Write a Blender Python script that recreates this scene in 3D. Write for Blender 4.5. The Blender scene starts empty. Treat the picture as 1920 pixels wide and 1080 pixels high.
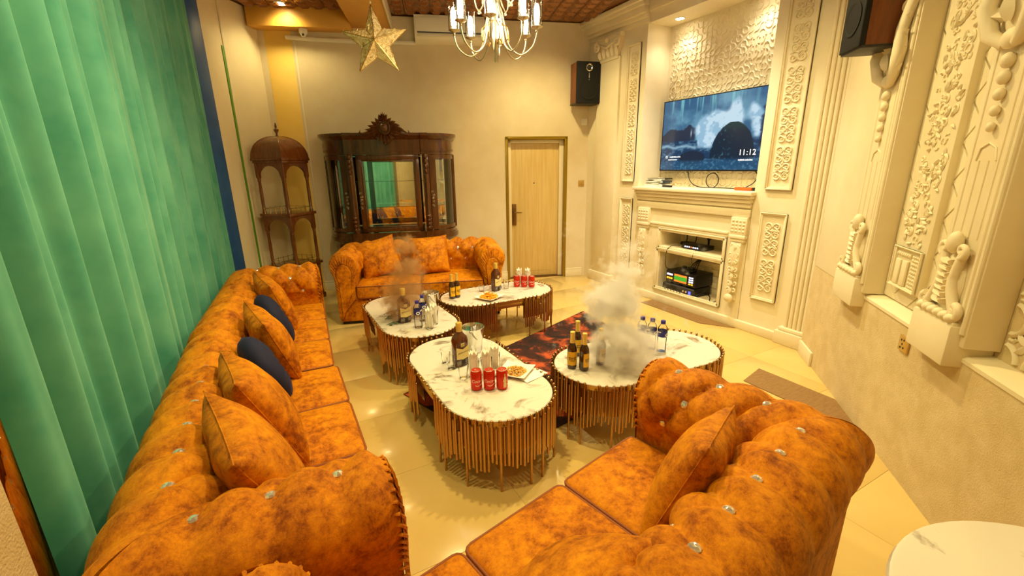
import bpy, bmesh, math, random
import numpy as np
from mathutils import Vector, Matrix
random.seed(7)
rng = np.random.default_rng(7)
PI = math.pi
R_ = math.radians
S = bpy.context.scene
COL = S.collection

# ------------------------------------------------------------------ camera
def make_camera():
    F = 815.0
    d = Vector((45.0, 2890.0, F)).normalized()              # world down seen by the lens (x right, y down, z ahead)
    y = -(-455.0 * d.x + F * d.z) / d.y
    Y = Vector((-455.0, y, F)).normalized()
    Z = -d
    X = Y.cross(Z)
    R = Matrix((X, Y, Z))
    cd = bpy.data.cameras.new('camera')
    cd.sensor_width = 36.0
    cd.lens = 36.0 * F / 1920.0
    cd.clip_start = 0.03
    co = bpy.data.objects.new('camera', cd)
    COL.objects.link(co)
    m = Matrix.Identity(4)
    for k, v in enumerate((Vector((1, 0, 0)), Vector((0, -1, 0)), Vector((0, 0, -1)))):
        w = R @ v
        for i in range(3):
            m[i][k] = w[i]
    m.translation = (0, 0, 1.65)
    co.matrix_world = m
    S.camera = co
make_camera()
S.view_settings.view_transform = 'Standard'
S.view_settings.look = 'None'
S.view_settings.gamma = 1.0
S.view_settings.use_curve_mapping = False
S.view_settings.exposure = 0.92
S.cycles.volume_bounces = 4
S.cycles.transparent_max_bounces = 40
W = bpy.data.worlds.new('world')
S.world = W
W.use_nodes = True
W.node_tree.nodes['Background'].inputs[0].default_value = (1.0, 0.82, 0.55, 1)
W.node_tree.nodes['Background'].inputs[1].default_value = 0.0
LAMP = dict(bulb=8.0, down=95.0, niche=9.0, warm=(1.0, 0.81, 0.37), white=(1.0, 0.92, 0.72), candle=(1.0, 0.89, 0.62))

# ------------------------------------------------------------------ helpers
def srgb(r, g, b):
    def f(c):
        c = c / 255.0
        return c / 12.92 if c <= 0.04045 else ((c + 0.055) / 1.055) ** 2.4
    return (f(r), f(g), f(b), 1.0)

MATS = {}
def mat(name, col, rough=0.5, metal=0.0, col2=None, nscale=6.0, detail=4.0, ramp=(0.35, 0.65), bump=None, spec=0.5,
        sheen=0.0, sheen_col=None, coat=0.0, trans=0.0, ior=1.45, emit=None, estr=0.0, stretch=None, col3=None, distort=0.0, sheen_rough=0.4):
    m = bpy.data.materials.new(name)
    m.use_nodes = True
    nt = m.node_tree
    b = nt.nodes['Principled BSDF']
    I = b.inputs
    I['Base Color'].default_value = col
    I['Roughness'].default_value = rough
    I['Metallic'].default_value = metal
    I['Specular IOR Level'].default_value = spec
    I['IOR'].default_value = ior
    I['Coat Weight'].default_value = coat
    I['Coat Roughness'].default_value = 0.12
    I['Transmission Weight'].default_value = trans
    if sheen:
        I['Sheen Weight'].default_value = sheen
        I['Sheen Roughness'].default_value = sheen_rough
        I['Sheen Tint'].default_value = sheen_col or col
    if emit:
        I['Emission Color'].default_value = emit
        I['Emission Strength'].default_value = estr
    if col2 or bump:
        tc = nt.nodes.new('ShaderNodeTexCoord')
        mp = nt.nodes.new('ShaderNodeMapping')
        nt.links.new(tc.outputs['Object'], mp.inputs['Vector'])
        if stretch:
            mp.inputs['Scale'].default_value = stretch
    if col2:
        n = nt.nodes.new('ShaderNodeTexNoise')
        n.inputs['Scale'].default_value = nscale
        n.inputs['Detail'].default_value = detail
        n.inputs['Roughness'].default_value = 0.62
        n.inputs['Distortion'].default_value = distort
        nt.links.new(mp.outputs[0], n.inputs['Vector'])
        r = nt.nodes.new('ShaderNodeValToRGB')
        r.color_ramp.elements[0].position = ramp[0]
        r.color_ramp.elements[1].position = ramp[1]
        r.color_ramp.elements[0].color = col
        r.color_ramp.elements[1].color = col2
        if col3:
            e = r.color_ramp.elements.new((ramp[0] + ramp[1]) / 2)
            e.color = col3
        nt.links.new(n.outputs['Fac'], r.inputs['Fac'])
        nt.links.new(r.outputs['Color'], I['Base Color'])
    if bump:
        n2 = nt.nodes.new('ShaderNodeTexNoise')
        n2.inputs['Scale'].default_value = bump[0]
        n2.inputs['Detail'].default_value = 5.0
        nt.links.new(mp.outputs[0], n2.inputs['Vector'])
        bp = nt.nodes.new('ShaderNodeBump')
        bp.inputs['Strength'].default_value = bump[1]
        bp.inputs['Distance'].default_value = bump[2] if len(bump) > 2 else 0.01
        nt.links.new(n2.outputs['Fac'], bp.inputs['Height'])
        nt.links.new(bp.outputs[0], I['Normal'])
    MATS[name] = m
    return m

def glassy(name, tint, gloss=0.12, rough=0.02, ior=1.45):
    """thin clear pane: mostly see-through, with a mirror-like reflection growing at grazing angles"""
    m = bpy.data.materials.new(name)
    m.use_nodes = True
    nt = m.node_tree
    nt.nodes.remove(nt.nodes['Principled BSDF'])
    out = nt.nodes['Material Output']
    tr = nt.nodes.new('ShaderNodeBsdfTransparent')
    tr.inputs[0].default_value = tint
    gl = nt.nodes.new('ShaderNodeBsdfGlossy')
    gl.inputs['Roughness'].default_value = rough
    gl.inputs['Color'].default_value = (1, 1, 1, 1)
    fr = nt.nodes.new('ShaderNodeFresnel')
    fr.inputs[0].default_value = ior
    ad = nt.nodes.new('ShaderNodeMath')
    ad.operation = 'ADD'
    ad.use_clamp = True
    ad.inputs[1].default_value = gloss
    nt.links.new(fr.outputs[0], ad.inputs[0])
    mx = nt.nodes.new('ShaderNodeMixShader')
    nt.links.new(ad.outputs[0], mx.inputs[0])
    nt.links.new(tr.outputs[0], mx.inputs[1])
    nt.links.new(gl.outputs[0], mx.inputs[2])
    nt.links.new(mx.outputs[0], out.inputs[0])
    MATS[name] = m
    return m

class MB:
    """collects shapes, then links them as one mesh object"""
    def __init__(s):
        s.v, s.f = [], []
    def add(s, vs, fs, M=None):
        o = len(s.v)
        if M is not None:
            vs = [M @ Vector(v) for v in vs]
        s.v.extend([tuple(v) for v in vs])
        s.f.extend([tuple(i + o for i in f) for f in fs])
        return s
    def box(s, c, d, M=None):
        x, y, z = c
        a, b, h = d[0] / 2, d[1] / 2, d[2] / 2
        vs = [(x + i * a, y + j * b, z + k * h) for k in (-1, 1) for j in (-1, 1) for i in (-1, 1)]
        return s.add(vs, [(0, 2, 3, 1), (4, 5, 7, 6), (0, 1, 5, 4), (2, 6, 7, 3), (0, 4, 6, 2), (1, 3, 7, 5)], M)
    def span(s, x0, x1, y0, y1, z0, z1, M=None):
        return s.box(((x0 + x1) / 2, (y0 + y1) / 2, (z0 + z1) / 2), (abs(x1 - x0), abs(y1 - y0), abs(z1 - z0)), M)
    def bbox(s, x0, x1, y0, y1, z0, z1, r=0.005, M=None):
        """box with chamfered edges"""
        c = ((x0 + x1) / 2, (y0 + y1) / 2, (z0 + z1) / 2)
        return s.rbox(c, (abs(x1 - x0), abs(y1 - y0), abs(z1 - z0)), r, 1, M)
    def rbox(s, c, d, r, n=3, M=None, crown=0.0, flat=None):
        """rounded box: every axis is cut at the rounding only (n steps per corner), crown lifts the middle of top and bottom"""
        def axis(h):
            rr = min(r, h * 0.999)
            a = [-h + rr * (1 - math.cos(PI / 2 * i / n)) if False else -h + rr * i / n for i in range(n + 1)]
            m = [] if not crown else [(-h + rr) + (2 * h - 2 * rr) * k / 8 for k in range(1, 8)]
            return a + m + [-q for q in reversed(a)]
        hx, hy, hz = d[0] / 2, d[1] / 2, d[2] / 2
        ax = axis(hx); ay = axis(hy)
        rr = min(r, hz * 0.999)
        az = [-hz + rr * i / n for i in range(n + 1)]
        az = az + [-q for q in reversed(az)]
        idx = {}
        vs = []
        H = (hx, hy, hz)
        def vid(i, j, k):
            key = (i, j, k)
            if key in idx:
                return idx[key]
            p = [ax[i], ay[j], az[k]]
            q = [max(-H[t] + min(r, H[t]), min(H[t] - min(r, H[t]), p[t])) for t in range(3)]
            dl = Vector(p) - Vector(q)
            # map cube-corner coordinates on to the sphere
            if dl.length > 1e-9:
                m = max(abs(dl.x), abs(dl.y), abs(dl.z))
                dl = dl.normalized() * m
            w = Vector(q) + dl
            if crown:
                w.z += math.copysign(crown * (1 - (w.x / hx) ** 2) * (1 - (w.y / hy) ** 2), w.z) * (1 if abs(w.z) > hz * 0.3 else 0)
            idx[key] = len(vs)
            vs.append((c[0] + w.x, c[1] + w.y, c[2] + w.z))
            return idx[key]
        fs = []
        nx, ny, nz = len(ax) - 1, len(ay) - 1, len(az) - 1
        for i in range(nx):
            for j in range(ny):
                fs.append((vid(i, j, 0), vid(i, j + 1, 0), vid(i + 1, j + 1, 0), vid(i + 1, j, 0)))
                fs.append((vid(i, j, nz), vid(i + 1, j, nz), vid(i + 1, j + 1, nz), vid(i, j + 1, nz)))
        for i in range(nx):
            for k in range(nz):
                fs.append((vid(i, 0, k), vid(i + 1, 0, k), vid(i + 1, 0, k + 1), vid(i, 0, k + 1)))
                fs.append((vid(i, ny, k), vid(i, ny, k + 1), vid(i + 1, ny, k + 1), vid(i + 1, ny, k)))
        for j in range(ny):
            for k in range(nz):
                fs.append((vid(0, j, k), vid(0, j, k + 1), vid(0, j + 1, k + 1), vid(0, j + 1, k)))
                fs.append((vid(nx, j, k), vid(nx, j + 1, k), vid(nx, j + 1, k + 1), vid(nx, j, k + 1)))
        return s.add(vs, fs, M)
    def tube(s, pts, r, n=8, caps=True, M=None, flat=1.0):
        P = [Vector(p) for p in pts]
        m = len(P)
        rs = list(r) if isinstance(r, (list, tuple)) else [r] * m
        T = [(P[min(i + 1, m - 1)] - P[max(i - 1, 0)]).normalized() for i in range(m)]
        up = Vector((0, 0, 1)) if abs(T[0].z) < 0.9 else Vector((1, 0, 0))
        a = T[0].cross(up).normalized()
        vs = []
        for i in range(m):
            a = (a - T[i] * a.dot(T[i]))
            a = a.normalized() if a.length > 1e-8 else T[i].orthogonal().normalized()
            b = T[i].cross(a)
            for k in range(n):
                t = 2 * PI * k / n
                vs.append(P[i] + a * (rs[i] * math.cos(t)) + b * (rs[i] * flat * math.sin(t)))
        fs = [(i * n + k, i * n + (k + 1) % n, (i + 1) * n + (k + 1) % n, (i + 1) * n + k) for i in range(m - 1) for k in range(n)]
        if caps:
            fs.append(tuple(reversed(range(n))))
            fs.append(tuple((m - 1) * n + k for k in range(n)))
        return s.add(vs, fs, M)
    def cyl(s, p0, p1, r0, r1=None, n=16, caps=True, M=None):
        return s.tube([p0, p1], [r0, r0 if r1 is None else r1], n, caps, M)
    def lathe(s, prof, n=24, c=(0, 0, 0), M=None, sx=1.0, sy=1.0, cap=True, ph=0.0):
        vs = [(c[0] + r * sx * math.cos(2 * PI * k / n + ph), c[1] + r * sy * math.sin(2 * PI * k / n + ph), c[2] + z) for r, z in prof for k in range(n)]
        m = len(prof)
        fs = [(i * n + k, i * n + (k + 1) % n, (i + 1) * n + (k + 1) % n, (i + 1) * n + k) for i in range(m - 1) for k in range(n)]
        if cap:
            if prof[0][0] > 1e-6:
                fs.append(tuple(reversed(range(n))))
            if prof[-1][0] > 1e-6:
                fs.append(tuple((m - 1) * n + k for k in range(n)))
        return s.add(vs, fs, M)
    def prism(s, poly, z0, z1, M=None, top=None):
        n = len(poly)
        tp = top or poly
        vs = [(x, y, z0) for x, y in poly] + [(x, y, z1) for x, y in tp]
        fs = [tuple(reversed(range(n))), tuple(range(n, 2 * n))] + [(i, (i + 1) % n, n + (i + 1) % n, n + i) for i in range(n)]
        return s.add(vs, fs, M)
    def ball(s, c, r, nu=12, nv=8, M=None):
        if not isinstance(r, (tuple, list)):
            r = (r, r, r)
        vs = [(c[0], c[1], c[2] - r[2])]
        for j in range(1, nv):
            t = PI * j / nv - PI / 2
            for k in range(nu):
                p = 2 * PI * k / nu
                vs.append((c[0] + r[0] * math.cos(t) * math.cos(p), c[1] + r[1] * math.cos(t) * math.sin(p), c[2] + r[2] * math.sin(t)))
        vs.append((c[0], c[1], c[2] + r[2]))
        fs = [(0, 1 + (k + 1) % nu, 1 + k) for k in range(nu)]
        for j in range(nv - 2):
            for k in range(nu):
                a = 1 + j * nu
                fs.append((a + k, a + (k + 1) % nu, a + nu + (k + 1) % nu, a + nu + k))
        a = 1 + (nv - 2) * nu
        e = len(vs) - 1
        fs += [(a + k, a + (k + 1) % nu, e) for k in range(nu)]
        return s.add(vs, fs, M)
    def grid(s, P, flip=False, M=None):
        h = len(P); w = len(P[0])
        vs = [p for row in P for p in row]
        fs = []
        for i in range(h - 1):
            for j in range(w - 1):
                q = (i * w + j, i * w + j + 1, (i + 1) * w + j + 1, (i + 1) * w + j)
                fs.append(tuple(reversed(q)) if flip else q)
        return s.add(vs, fs, M)
    def mesh(s, name, m=None, smooth=30):
        me = bpy.data.meshes.new(name)
        me.from_pydata(s.v, [], s.f)
        if m is not None:
            me.materials.append(MATS[m] if isinstance(m, str) else m)
        bm = bmesh.new()
        bm.from_mesh(me)
        bmesh.ops.recalc_face_normals(bm, faces=bm.faces)
        bm.to_mesh(me)
        bm.free()
        if smooth:
            me.shade_smooth()
            if smooth < 180:
                me.set_sharp_from_angle(angle=R_(smooth))
        me.update()
        return me
    def build(s, name, m, parent=None, smooth=30, M=None):
        return put(name, s.mesh(name, m, smooth), parent, M)

def put(name, me, parent=None, M=None):
    o = bpy.data.objects.new(name, me)
    COL.objects.link(o)
    if parent is not None:
        o.parent = parent
    if M is not None:
        o.matrix_local = M
    return o
def tag(o, label=None, cat=None, group=None, kind=None):
    if label: o['label'] = label
    if cat: o['category'] = cat
    if group: o['group'] = group
    if kind: o['kind'] = kind
    return o
def thing(name, label, cat, loc=(0, 0, 0), rz=0.0, group=None, M=None):
    o = bpy.data.objects.new(name, None)
    o.empty_display_size = 0.1
    COL.objects.link(o)
    if M is not None:
        o.matrix_world = M
    else:
        o.location = loc
        o.rotation_euler = (0, 0, rz)
    return tag(o, label, cat, group)
def clone(o, loc=None, rz=None, label=None, group=None, parent=None):
    c = o.copy()
    COL.objects.link(c)
    if parent is not None:
        c.parent = parent
    if loc is not None:
        c.location = loc
    if rz is not None:
        c.rotation_euler = (0, 0, rz)
    if label: c['label'] = label
    if group: c['group'] = group
    for ch in list(o.children):
        clone(ch, parent=c)
    return c
def frame(o, ex, ey=None, ez=(0, 0, 1)):
    """matrix with local x along ex, local z along ez"""
    ex = Vector(ex).normalized(); ez = Vector(ez).normalized()
    ey = ez.cross(ex)
    m = Matrix.Identity(4)
    for i in range(3):
        m[i][0], m[i][1], m[i][2] = ex[i], ey[i], ez[i]
    m.translation = o
    return m
def T(x, y, z, rz=0.0, rx=0.0, ry=0.0, s=1.0):
    return Matrix.Translation((x, y, z)) @ Matrix.Rotation(rz, 4, 'Z') @ Matrix.Rotation(ry, 4, 'Y') @ Matrix.Rotation(rx, 4, 'X') @ Matrix.Scale(s, 4)
def text_geo(txt, size, shear=0.0):
    cu = bpy.data.curves.new('lettering', 'FONT')
    cu.body = txt
    cu.size = size
    cu.shear = shear
    cu.align_x = 'CENTER'
    cu.align_y = 'CENTER'
    cu.resolution_u = 2
    o = bpy.data.objects.new('lettering', cu)
    COL.objects.link(o)
    bpy.context.view_layer.update()
    dg = bpy.context.evaluated_depsgraph_get()
    me = bpy.data.meshes.new_from_object(o.evaluated_get(dg))
    vs = [tuple(v.co) for v in me.vertices]
    fs = [tuple(p.vertices) for p in me.polygons]
    bpy.data.objects.remove(o)
    bpy.data.curves.remove(cu)
    bpy.data.meshes.remove(me)
    return vs, fs
def wrap_text(txt, size, r, z, shear=0.0, ang=-PI / 2):
    """lettering wrapped on a cylinder of radius r, centred on the angle ang"""
    vs, fs = text_geo(txt, size, shear)
    return [(r * math.cos(ang + x / r), r * math.sin(ang + x / r), z + y) for x, y, _ in vs], fs
def lamp(name, kind, loc, energy, color, parent=None, **kw):
    l = bpy.data.lights.new(name, kind)
    l.energy = energy
    l.color = color
    for k, v in kw.items():
        setattr(l, k, v)
    o = bpy.data.objects.new(name, l)
    COL.objects.link(o)
    if parent is not None:
        o.parent = parent
    o.location = loc
    return o

# ------------------------------------------------------------------ materials
mat('plaster', srgb(214, 196, 158), 0.85, col2=srgb(226, 211, 178), nscale=2.2, ramp=(0.3, 0.7), bump=(60, 0.12, 0.004))
mat('cream_paint', srgb(232, 220, 186), 0.6, col2=srgb(224, 210, 172), nscale=1.5, bump=(40, 0.05, 0.004))
mat('stone_cream', srgb(234, 222, 190), 0.55, col2=srgb(228, 214, 180), nscale=3.0, bump=(25, 0.06, 0.004))
mat('textured_plaster', srgb(216, 196, 152), 0.9, col2=srgb(204, 182, 134), nscale=9.0, bump=(150, 0.55, 0.006))
mat('yellow_paint', srgb(236, 198, 96), 0.7, col2=srgb(240, 206, 112), nscale=2.0)
mat('blue_paint', srgb(38, 84, 150), 0.45, col2=srgb(50, 98, 164), nscale=4.0)
mat('green_paint', srgb(92, 150, 40), 0.5)
mat('ochre_beam', srgb(216, 160, 62), 0.45, col2=srgb(226, 174, 80), nscale=1.6)
mat('ceiling_brown', srgb(150, 100, 58), 0.32, metal=0.35, col2=srgb(128, 82, 46), nscale=3.0)
mat('tile_floor', srgb(220, 192, 120), 0.24, col2=srgb(212, 182, 108), nscale=1.4, spec=0.5, coat=0.25)
mat('grout', srgb(176, 152, 100), 0.8)
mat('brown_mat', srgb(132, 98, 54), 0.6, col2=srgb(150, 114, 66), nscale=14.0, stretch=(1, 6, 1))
def velvet_mat():
    """crushed velvet: fine dark strokes over a broad light-dark drift"""
    m = mat('velvet', (0.6, 0.2, 0.02, 1), 0.5, sheen=0.22, sheen_col=(1.0, 0.62, 0.05, 1), spec=0.22, sheen_rough=0.25)
    nt = m.node_tree
    b = nt.nodes['Principled BSDF']
    tc = nt.nodes.new('ShaderNodeTexCoord')
    def noise(scale, detail, dist, rough=0.6):
        n = nt.nodes.new('ShaderNodeTexNoise')
        n.inputs['Scale'].default_value = scale; n.inputs['Detail'].default_value = detail
        n.inputs['Distortion'].default_value = dist; n.inputs['Roughness'].default_value = rough
        nt.links.new(tc.outputs['Object'], n.inputs['Vector'])
        return n
    broad, fine = noise(7.0, 3, 0.2), noise(30.0, 12, 0.0, 0.82)
    mx = nt.nodes.new('ShaderNodeMath'); mx.operation = 'MULTIPLY_ADD'
    nt.links.new(broad.outputs['Fac'], mx.inputs[0]); mx.inputs[1].default_value = 0.55
    nt.links.new(fine.outputs['Fac'], mx.inputs[2])
    r = nt.nodes.new('ShaderNodeValToRGB')
    e = r.color_ramp.elements
    e[0].position, e[0].color = 0.53, (0.12, 0.019, 0.001, 1)
    e[1].position, e[1].color = 0.95, (0.88, 0.335, 0.005, 1)
    k = e.new(0.65); k.color = (0.34, 0.082, 0.002, 1)
    k = e.new(0.76); k.color = (0.60, 0.185, 0.003, 1)
    nt.links.new(mx.outputs[0], r.inputs['Fac'])
    nt.links.new(r.outputs[0], b.inputs['Base Color'])
    bp = nt.nodes.new('ShaderNodeBump'); bp.inputs['Strength'].default_value = 0.6; bp.inputs['Distance'].default_value = 0.010
    nt.links.new(fine.outputs['Fac'], bp.inputs['Height'])
    nt.links.new(bp.outputs[0], b.inputs['Normal'])
velvet_mat()
mat('velvet_piping', (0.26, 0.065, 0.006, 1), 0.6, sheen=0.3, sheen_col=(1.0, 0.5, 0.1, 1))
mat('navy_fabric', srgb(14, 18, 52), 0.8, sheen=0.25, sheen_col=srgb(60, 70, 140), col2=srgb(20, 26, 66), nscale=8.0)
mat('crystal', (0.92, 0.92, 0.88, 1), 0.06, metal=0.75)
mat('dark_base', srgb(34, 20, 12), 0.6)
mat('curtain_velvet', srgb(70, 152, 134), 0.65, col2=srgb(116, 188, 164), nscale=3.0, ramp=(0.3, 0.75), sheen=0.45, sheen_col=srgb(190, 250, 210), bump=(18, 0.12, 0.006), spec=0.2)
mat('mahogany', srgb(66, 36, 13), 0.22, col2=srgb(104, 60, 23), nscale=5.0, stretch=(6, 6, 0.6), coat=0.5, ramp=(0.25, 0.75))
mat('mahogany_red', srgb(92, 48, 18), 0.22, col2=srgb(130, 74, 31), nscale=5.0, stretch=(6, 6, 0.6), coat=0.5, ramp=(0.25, 0.75))
mat('mirror', (0.86, 0.88, 0.86, 1), 0.015, metal=1.0)
mat('bronze_mirror', (0.45, 0.26, 0.12, 1), 0.05, metal=1.0)
glassy('pane', (0.93, 0.96, 0.94, 1), gloss=0.05)
glassy('clear_glass', (0.99, 0.99, 0.985, 1), gloss=0.01, ior=1.14)
glassy('shade_glass', (0.995, 0.99, 0.97, 1), gloss=0.02, ior=1.12)
glassy('clear_plastic', (0.97, 0.98, 0.99, 1), gloss=0.02, rough=0.08, ior=1.16)
mat('brass', (0.62, 0.42, 0.15, 1), 0.25, metal=1.0)
mat('gold_rim', (0.56, 0.37, 0.13, 1), 0.28, metal=1.0)
mat('bronze_tube', (0.48, 0.27, 0.11, 1), 0.26, metal=0.95, col2=(0.56, 0.34, 0.14, 1), nscale=5.0)
mat('antique_silver', (0.55, 0.50, 0.36, 1), 0.3, metal=1.0)
mat('steel', (0.72, 0.72, 0.70, 1), 0.16, metal=1.0)
mat('marble', srgb(224, 216, 202), 0.16, col2=srgb(140, 124, 104), nscale=3.2, detail=10.0, ramp=(0.52, 0.66), distort=2.6, coat=0.3)
mat('olive_gold', srgb(150, 122, 26), 0.3, metal=0.55)
mat('door_wood', srgb(218, 190, 124), 0.45, col2=srgb(206, 174, 104), nscale=4.0, stretch=(9, 9, 0.5))
mat('jamb_white', srgb(226, 212, 174), 0.5)
mat('bronze_handle', srgb(120, 88, 50), 0.35, metal=0.8)
mat('plastic_white', srgb(236, 230, 212), 0.35)
mat('plastic_gold', srgb(196, 160, 86), 0.3, metal=0.4)
mat('black_plastic', srgb(14, 14, 16), 0.35)
mat('black_cloth', srgb(16, 15, 16), 0.8)
mat('dark_grey', srgb(46, 44, 44), 0.5)
mat('speaker_wood', srgb(110, 60, 26), 0.45, col2=srgb(132, 76, 36), nscale=4.0, stretch=(8, 8, 1))
mat('cable_black', srgb(24, 22, 22), 0.5)
mat('cable_white', srgb(220, 212, 196), 0.5)
mat('orange_plastic', srgb(226, 96, 34), 0.4)
mat('paper', srgb(240, 236, 224), 0.8)
mat('book_blue', srgb(60, 76, 100), 0.5)
mat('book_grey', srgb(120, 118, 112), 0.5)
mat('rug', srgb(30, 18, 14), 0.95, col2=srgb(186, 80, 34), col3=srgb(66, 28, 18), nscale=4.4, detail=10.0, ramp=(0.40, 0.62), distort=0.8, bump=(140, 0.6, 0.006))
mat('can_red', srgb(206, 48, 22), 0.25, metal=0.35)
mat('aluminium', (0.80, 0.79, 0.76, 1), 0.22, metal=1.0)
mat('print_white', srgb(244, 238, 226), 0.5)
mat('print_dark', srgb(40, 30, 24), 0.5)
mat('whisky', (0.10, 0.022, 0.006, 1), 0.06, coat=0.6, spec=0.6)
mat('beer_glass', (0.045, 0.014, 0.004, 1), 0.08, coat=0.6, spec=0.6)
mat('label_cream', srgb(228, 208, 140), 0.6)
mat('label_yellow', srgb(232, 178, 30), 0.5)
mat('foil_gold', srgb(230, 196, 100), 0.35, metal=0.4)
mat('label_blue', srgb(38, 48, 140), 0.5)
mat('cap_blue', srgb(56, 46, 150), 0.4)
mat('plate_white', srgb(244, 240, 230), 0.2)
mat('peanut', srgb(204, 152, 60), 0.6, col2=srgb(226, 178, 86), nscale=20)
mat('chips', srgb(240, 156, 18), 0.6, col2=srgb(250, 180, 44), nscale=20)
mat('tissue', srgb(244, 240, 228), 0.9)
mat('gold_mesh', srgb(232, 212, 150), 0.5, metal=0.2, col2=srgb(250, 238, 190), nscale=50, ramp=(0.4, 0.6))
mat('bulb', (1, 0.9, 0.7, 1), 0.4, emit=(1.0, 0.86, 0.58, 1), estr=26.0)
mat('lamp_disc', (1, 0.9, 0.7, 1), 0.4, emit=(1.0, 0.88, 0.62, 1), estr=22.0)
mat('display_green', srgb(40, 120, 40), 0.4, emit=srgb(60, 150, 40), estr=0.6)
mat('display_orange', srgb(220, 110, 40), 0.4, emit=srgb(230, 110, 40), estr=0.7)
mat('display_white', srgb(220, 224, 255), 0.4, emit=srgb(200, 210, 255), estr=1.2)
mat('display_blue', srgb(70, 80, 230), 0.4, emit=srgb(70, 80, 240), estr=1.6)
mat('display_amber', srgb(240, 170, 50), 0.4, emit=srgb(240, 160, 40), estr=0.9)
mat('leaf', srgb(34, 92, 66), 0.5)
mat('petal', srgb(206, 140, 120), 0.6)
mat('screen_text', (1, 1, 1, 1), 0.4, emit=(0.9, 0.95, 1, 1), estr=0.55)
# ------------------------------------------------------------------ the room
CEIL = 3.45
BW = frame((0.10, 6.551, 0), (0.948, -0.317, 0))      # back wall: x along it, room at y < 0
DW = frame((3.95, 1.95, 0), (-0.72, -0.694, 0))       # diagonal wall: x along it towards the camera, room at y < 0
def curtain_x(y):
    return -0.668 + 0.0375 * (y - 1.2)
ROOM = [(-0.80, -1.3), (-0.62, 5.5), (-0.40, 5.7), (-0.27, 6.1), (0.13, 6.54), (4.05, 5.23), (4.45, 5.0), (4.45, 2.0), (3.95, 1.95), (0.62, -1.26)]
def inside(x, y, poly=ROOM):
    c = False
    for i in range(len(poly)):
        (x0, y0), (x1, y1) = poly[i], poly[i - 1]
        if (y0 > y) != (y1 > y) and x < (x1 - x0) * (y - y0) / (y1 - y0) + x0:
            c = not c
    return c
def struct(o):
    o['kind'] = 'structure'
    return o

# floor: a bed of grout with polished tiles on it
floor = struct(MB().span(-1.4, 5.0, -1.8, 7.2, -0.10, -0.004).build('floor', 'grout'))
TS = 0.65
tile_me = MB().bbox(-TS / 2 + 0.0008, TS / 2 - 0.0008, -TS / 2 + 0.0008, TS / 2 - 0.0008, -0.012, 0.0, 0.0008).mesh('tile', 'tile_floor')
for i in range(-5, 7):
    for j in range(-7, 8):
        cx, cy = 0.9 + (i + 0.5) * TS, 2.12 + (j + 0.5) * TS
        if any(inside(cx + a * TS * 0.5, cy + b * TS * 0.5) for a in (-1, 0, 1) for b in (-1, 0, 1)):
            put('tile', tile_me, floor, Matrix.Translation((cx, cy, 0)))

# ceiling: slab plus embossed metal tiles over the part the photo shows
ceiling = struct(MB().span(-1.4, 5.0, -1.8, 7.2, CEIL + 0.012, CEIL + 0.12).build('ceiling', 'ceiling_brown'))
CT = 0.30
m = MB()
m.bbox(-CT / 2 + 0.003, CT / 2 - 0.003, -CT / 2 + 0.003, CT / 2 - 0.003, CEIL - 0.002, CEIL + 0.014, 0.003)
for a in (-1, 1):
    for b in (-1, 1):
        c = (a * CT / 4, b * CT / 4)
        q = CT / 4 - 0.014
        for h, k in ((q, 0.45 * q),):
            o = [(c[0] - h, c[1] - h), (c[0] + h, c[1] - h), (c[0] + h, c[1] + h), (c[0] - h, c[1] + h)]
            t = [(c[0] + (x - c[0]) * 0.5, c[1] + (y - c[1]) * 0.5) for x, y in o]
            m.prism(t, CEIL - 0.022, CEIL + 0.002, top=o)
        m.ball((c[0], c[1], CEIL - 0.022), (0.014, 0.014, 0.008), 8, 4)
ct_me = m.mesh('ceiling_tile', 'ceiling_brown', 25)
CR = Matrix.Rotation(R_(-18.5), 4, 'Z')
for i in range(-2, 17):
    for j in range(0, 11):
        p = CR @ Vector((i * CT, j * CT, 0)) + Vector((-1.5, 4.3, 0))
        if inside(p.x, p.y) and p.y > 3.6:
            put('ceiling_tile', ct_me, ceiling, Matrix.Translation((p.x, p.y, 0)) @ CR)

# left wall, the chamfered corner next to it and its painted strips
def wall_prism(name, poly, m, z0=0.0, z1=CEIL):
    return struct(MB().prism(poly, z0, z1).build(name, m))
wall_prism('wall_left', [(curtain_x(-1.5) - 0.19, -1.5), (curtain_x(5.52) - 0.19, 5.52), (curtain_x(5.52) - 0.34, 5.52), (curtain_x(-1.5) - 0.34, -1.5)][::-1], 'cream_paint')
wall_prism('wall_corner', [(-0.78, 5.5), (-0.52, 5.5), (-0.40, 5.7), (-0.27, 6.1), (0.10, 6.551), (0.16, 6.78), (-0.78, 6.78)], 'cream_paint')
def strip(name, a, b, t, z0, z1, m, lift=0.0):
    d = Vector((b[0] - a[0], b[1] - a[1], 0))
    M = frame((a[0], a[1], 0), d)
    return struct(MB().bbox(0, d.length, -t, 0.006, z0, z1, 0.004, M).build(name, m))
strip('trim_1', (-0.515, 5.505), (-0.402, 5.695), 0.012, 0.0, CEIL - 0.02, 'blue_paint')
strip('trim_2', (-0.272, 6.095), (-0.258, 6.115), 0.010, 0.0, CEIL - 0.5, 'green_paint')
strip('trim_3', (-0.255, 6.12), (-0.235, 6.142), 0.010, 0.0, CEIL - 0.02, 'cream_paint')
# near pier at the left edge of the picture: rough plaster and a bronze mirror strip
pier = struct(MB().bbox(-0.98, -0.575, -0.6, 1.165, 0, CEIL, 0.004).build('wall_pier', 'textured_plaster'))
MB().bbox(-0.70, -0.577, 1.167, 1.235, 0.0, CEIL, 0.002).build('mirror_strip', 'bronze_mirror', pier)
# wall behind the camera
wall_prism('wall_front', [(-1.0, -1.5), (0.8, -1.5), (0.8, -1.28), (-1.0, -1.28)], 'plaster')

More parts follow.
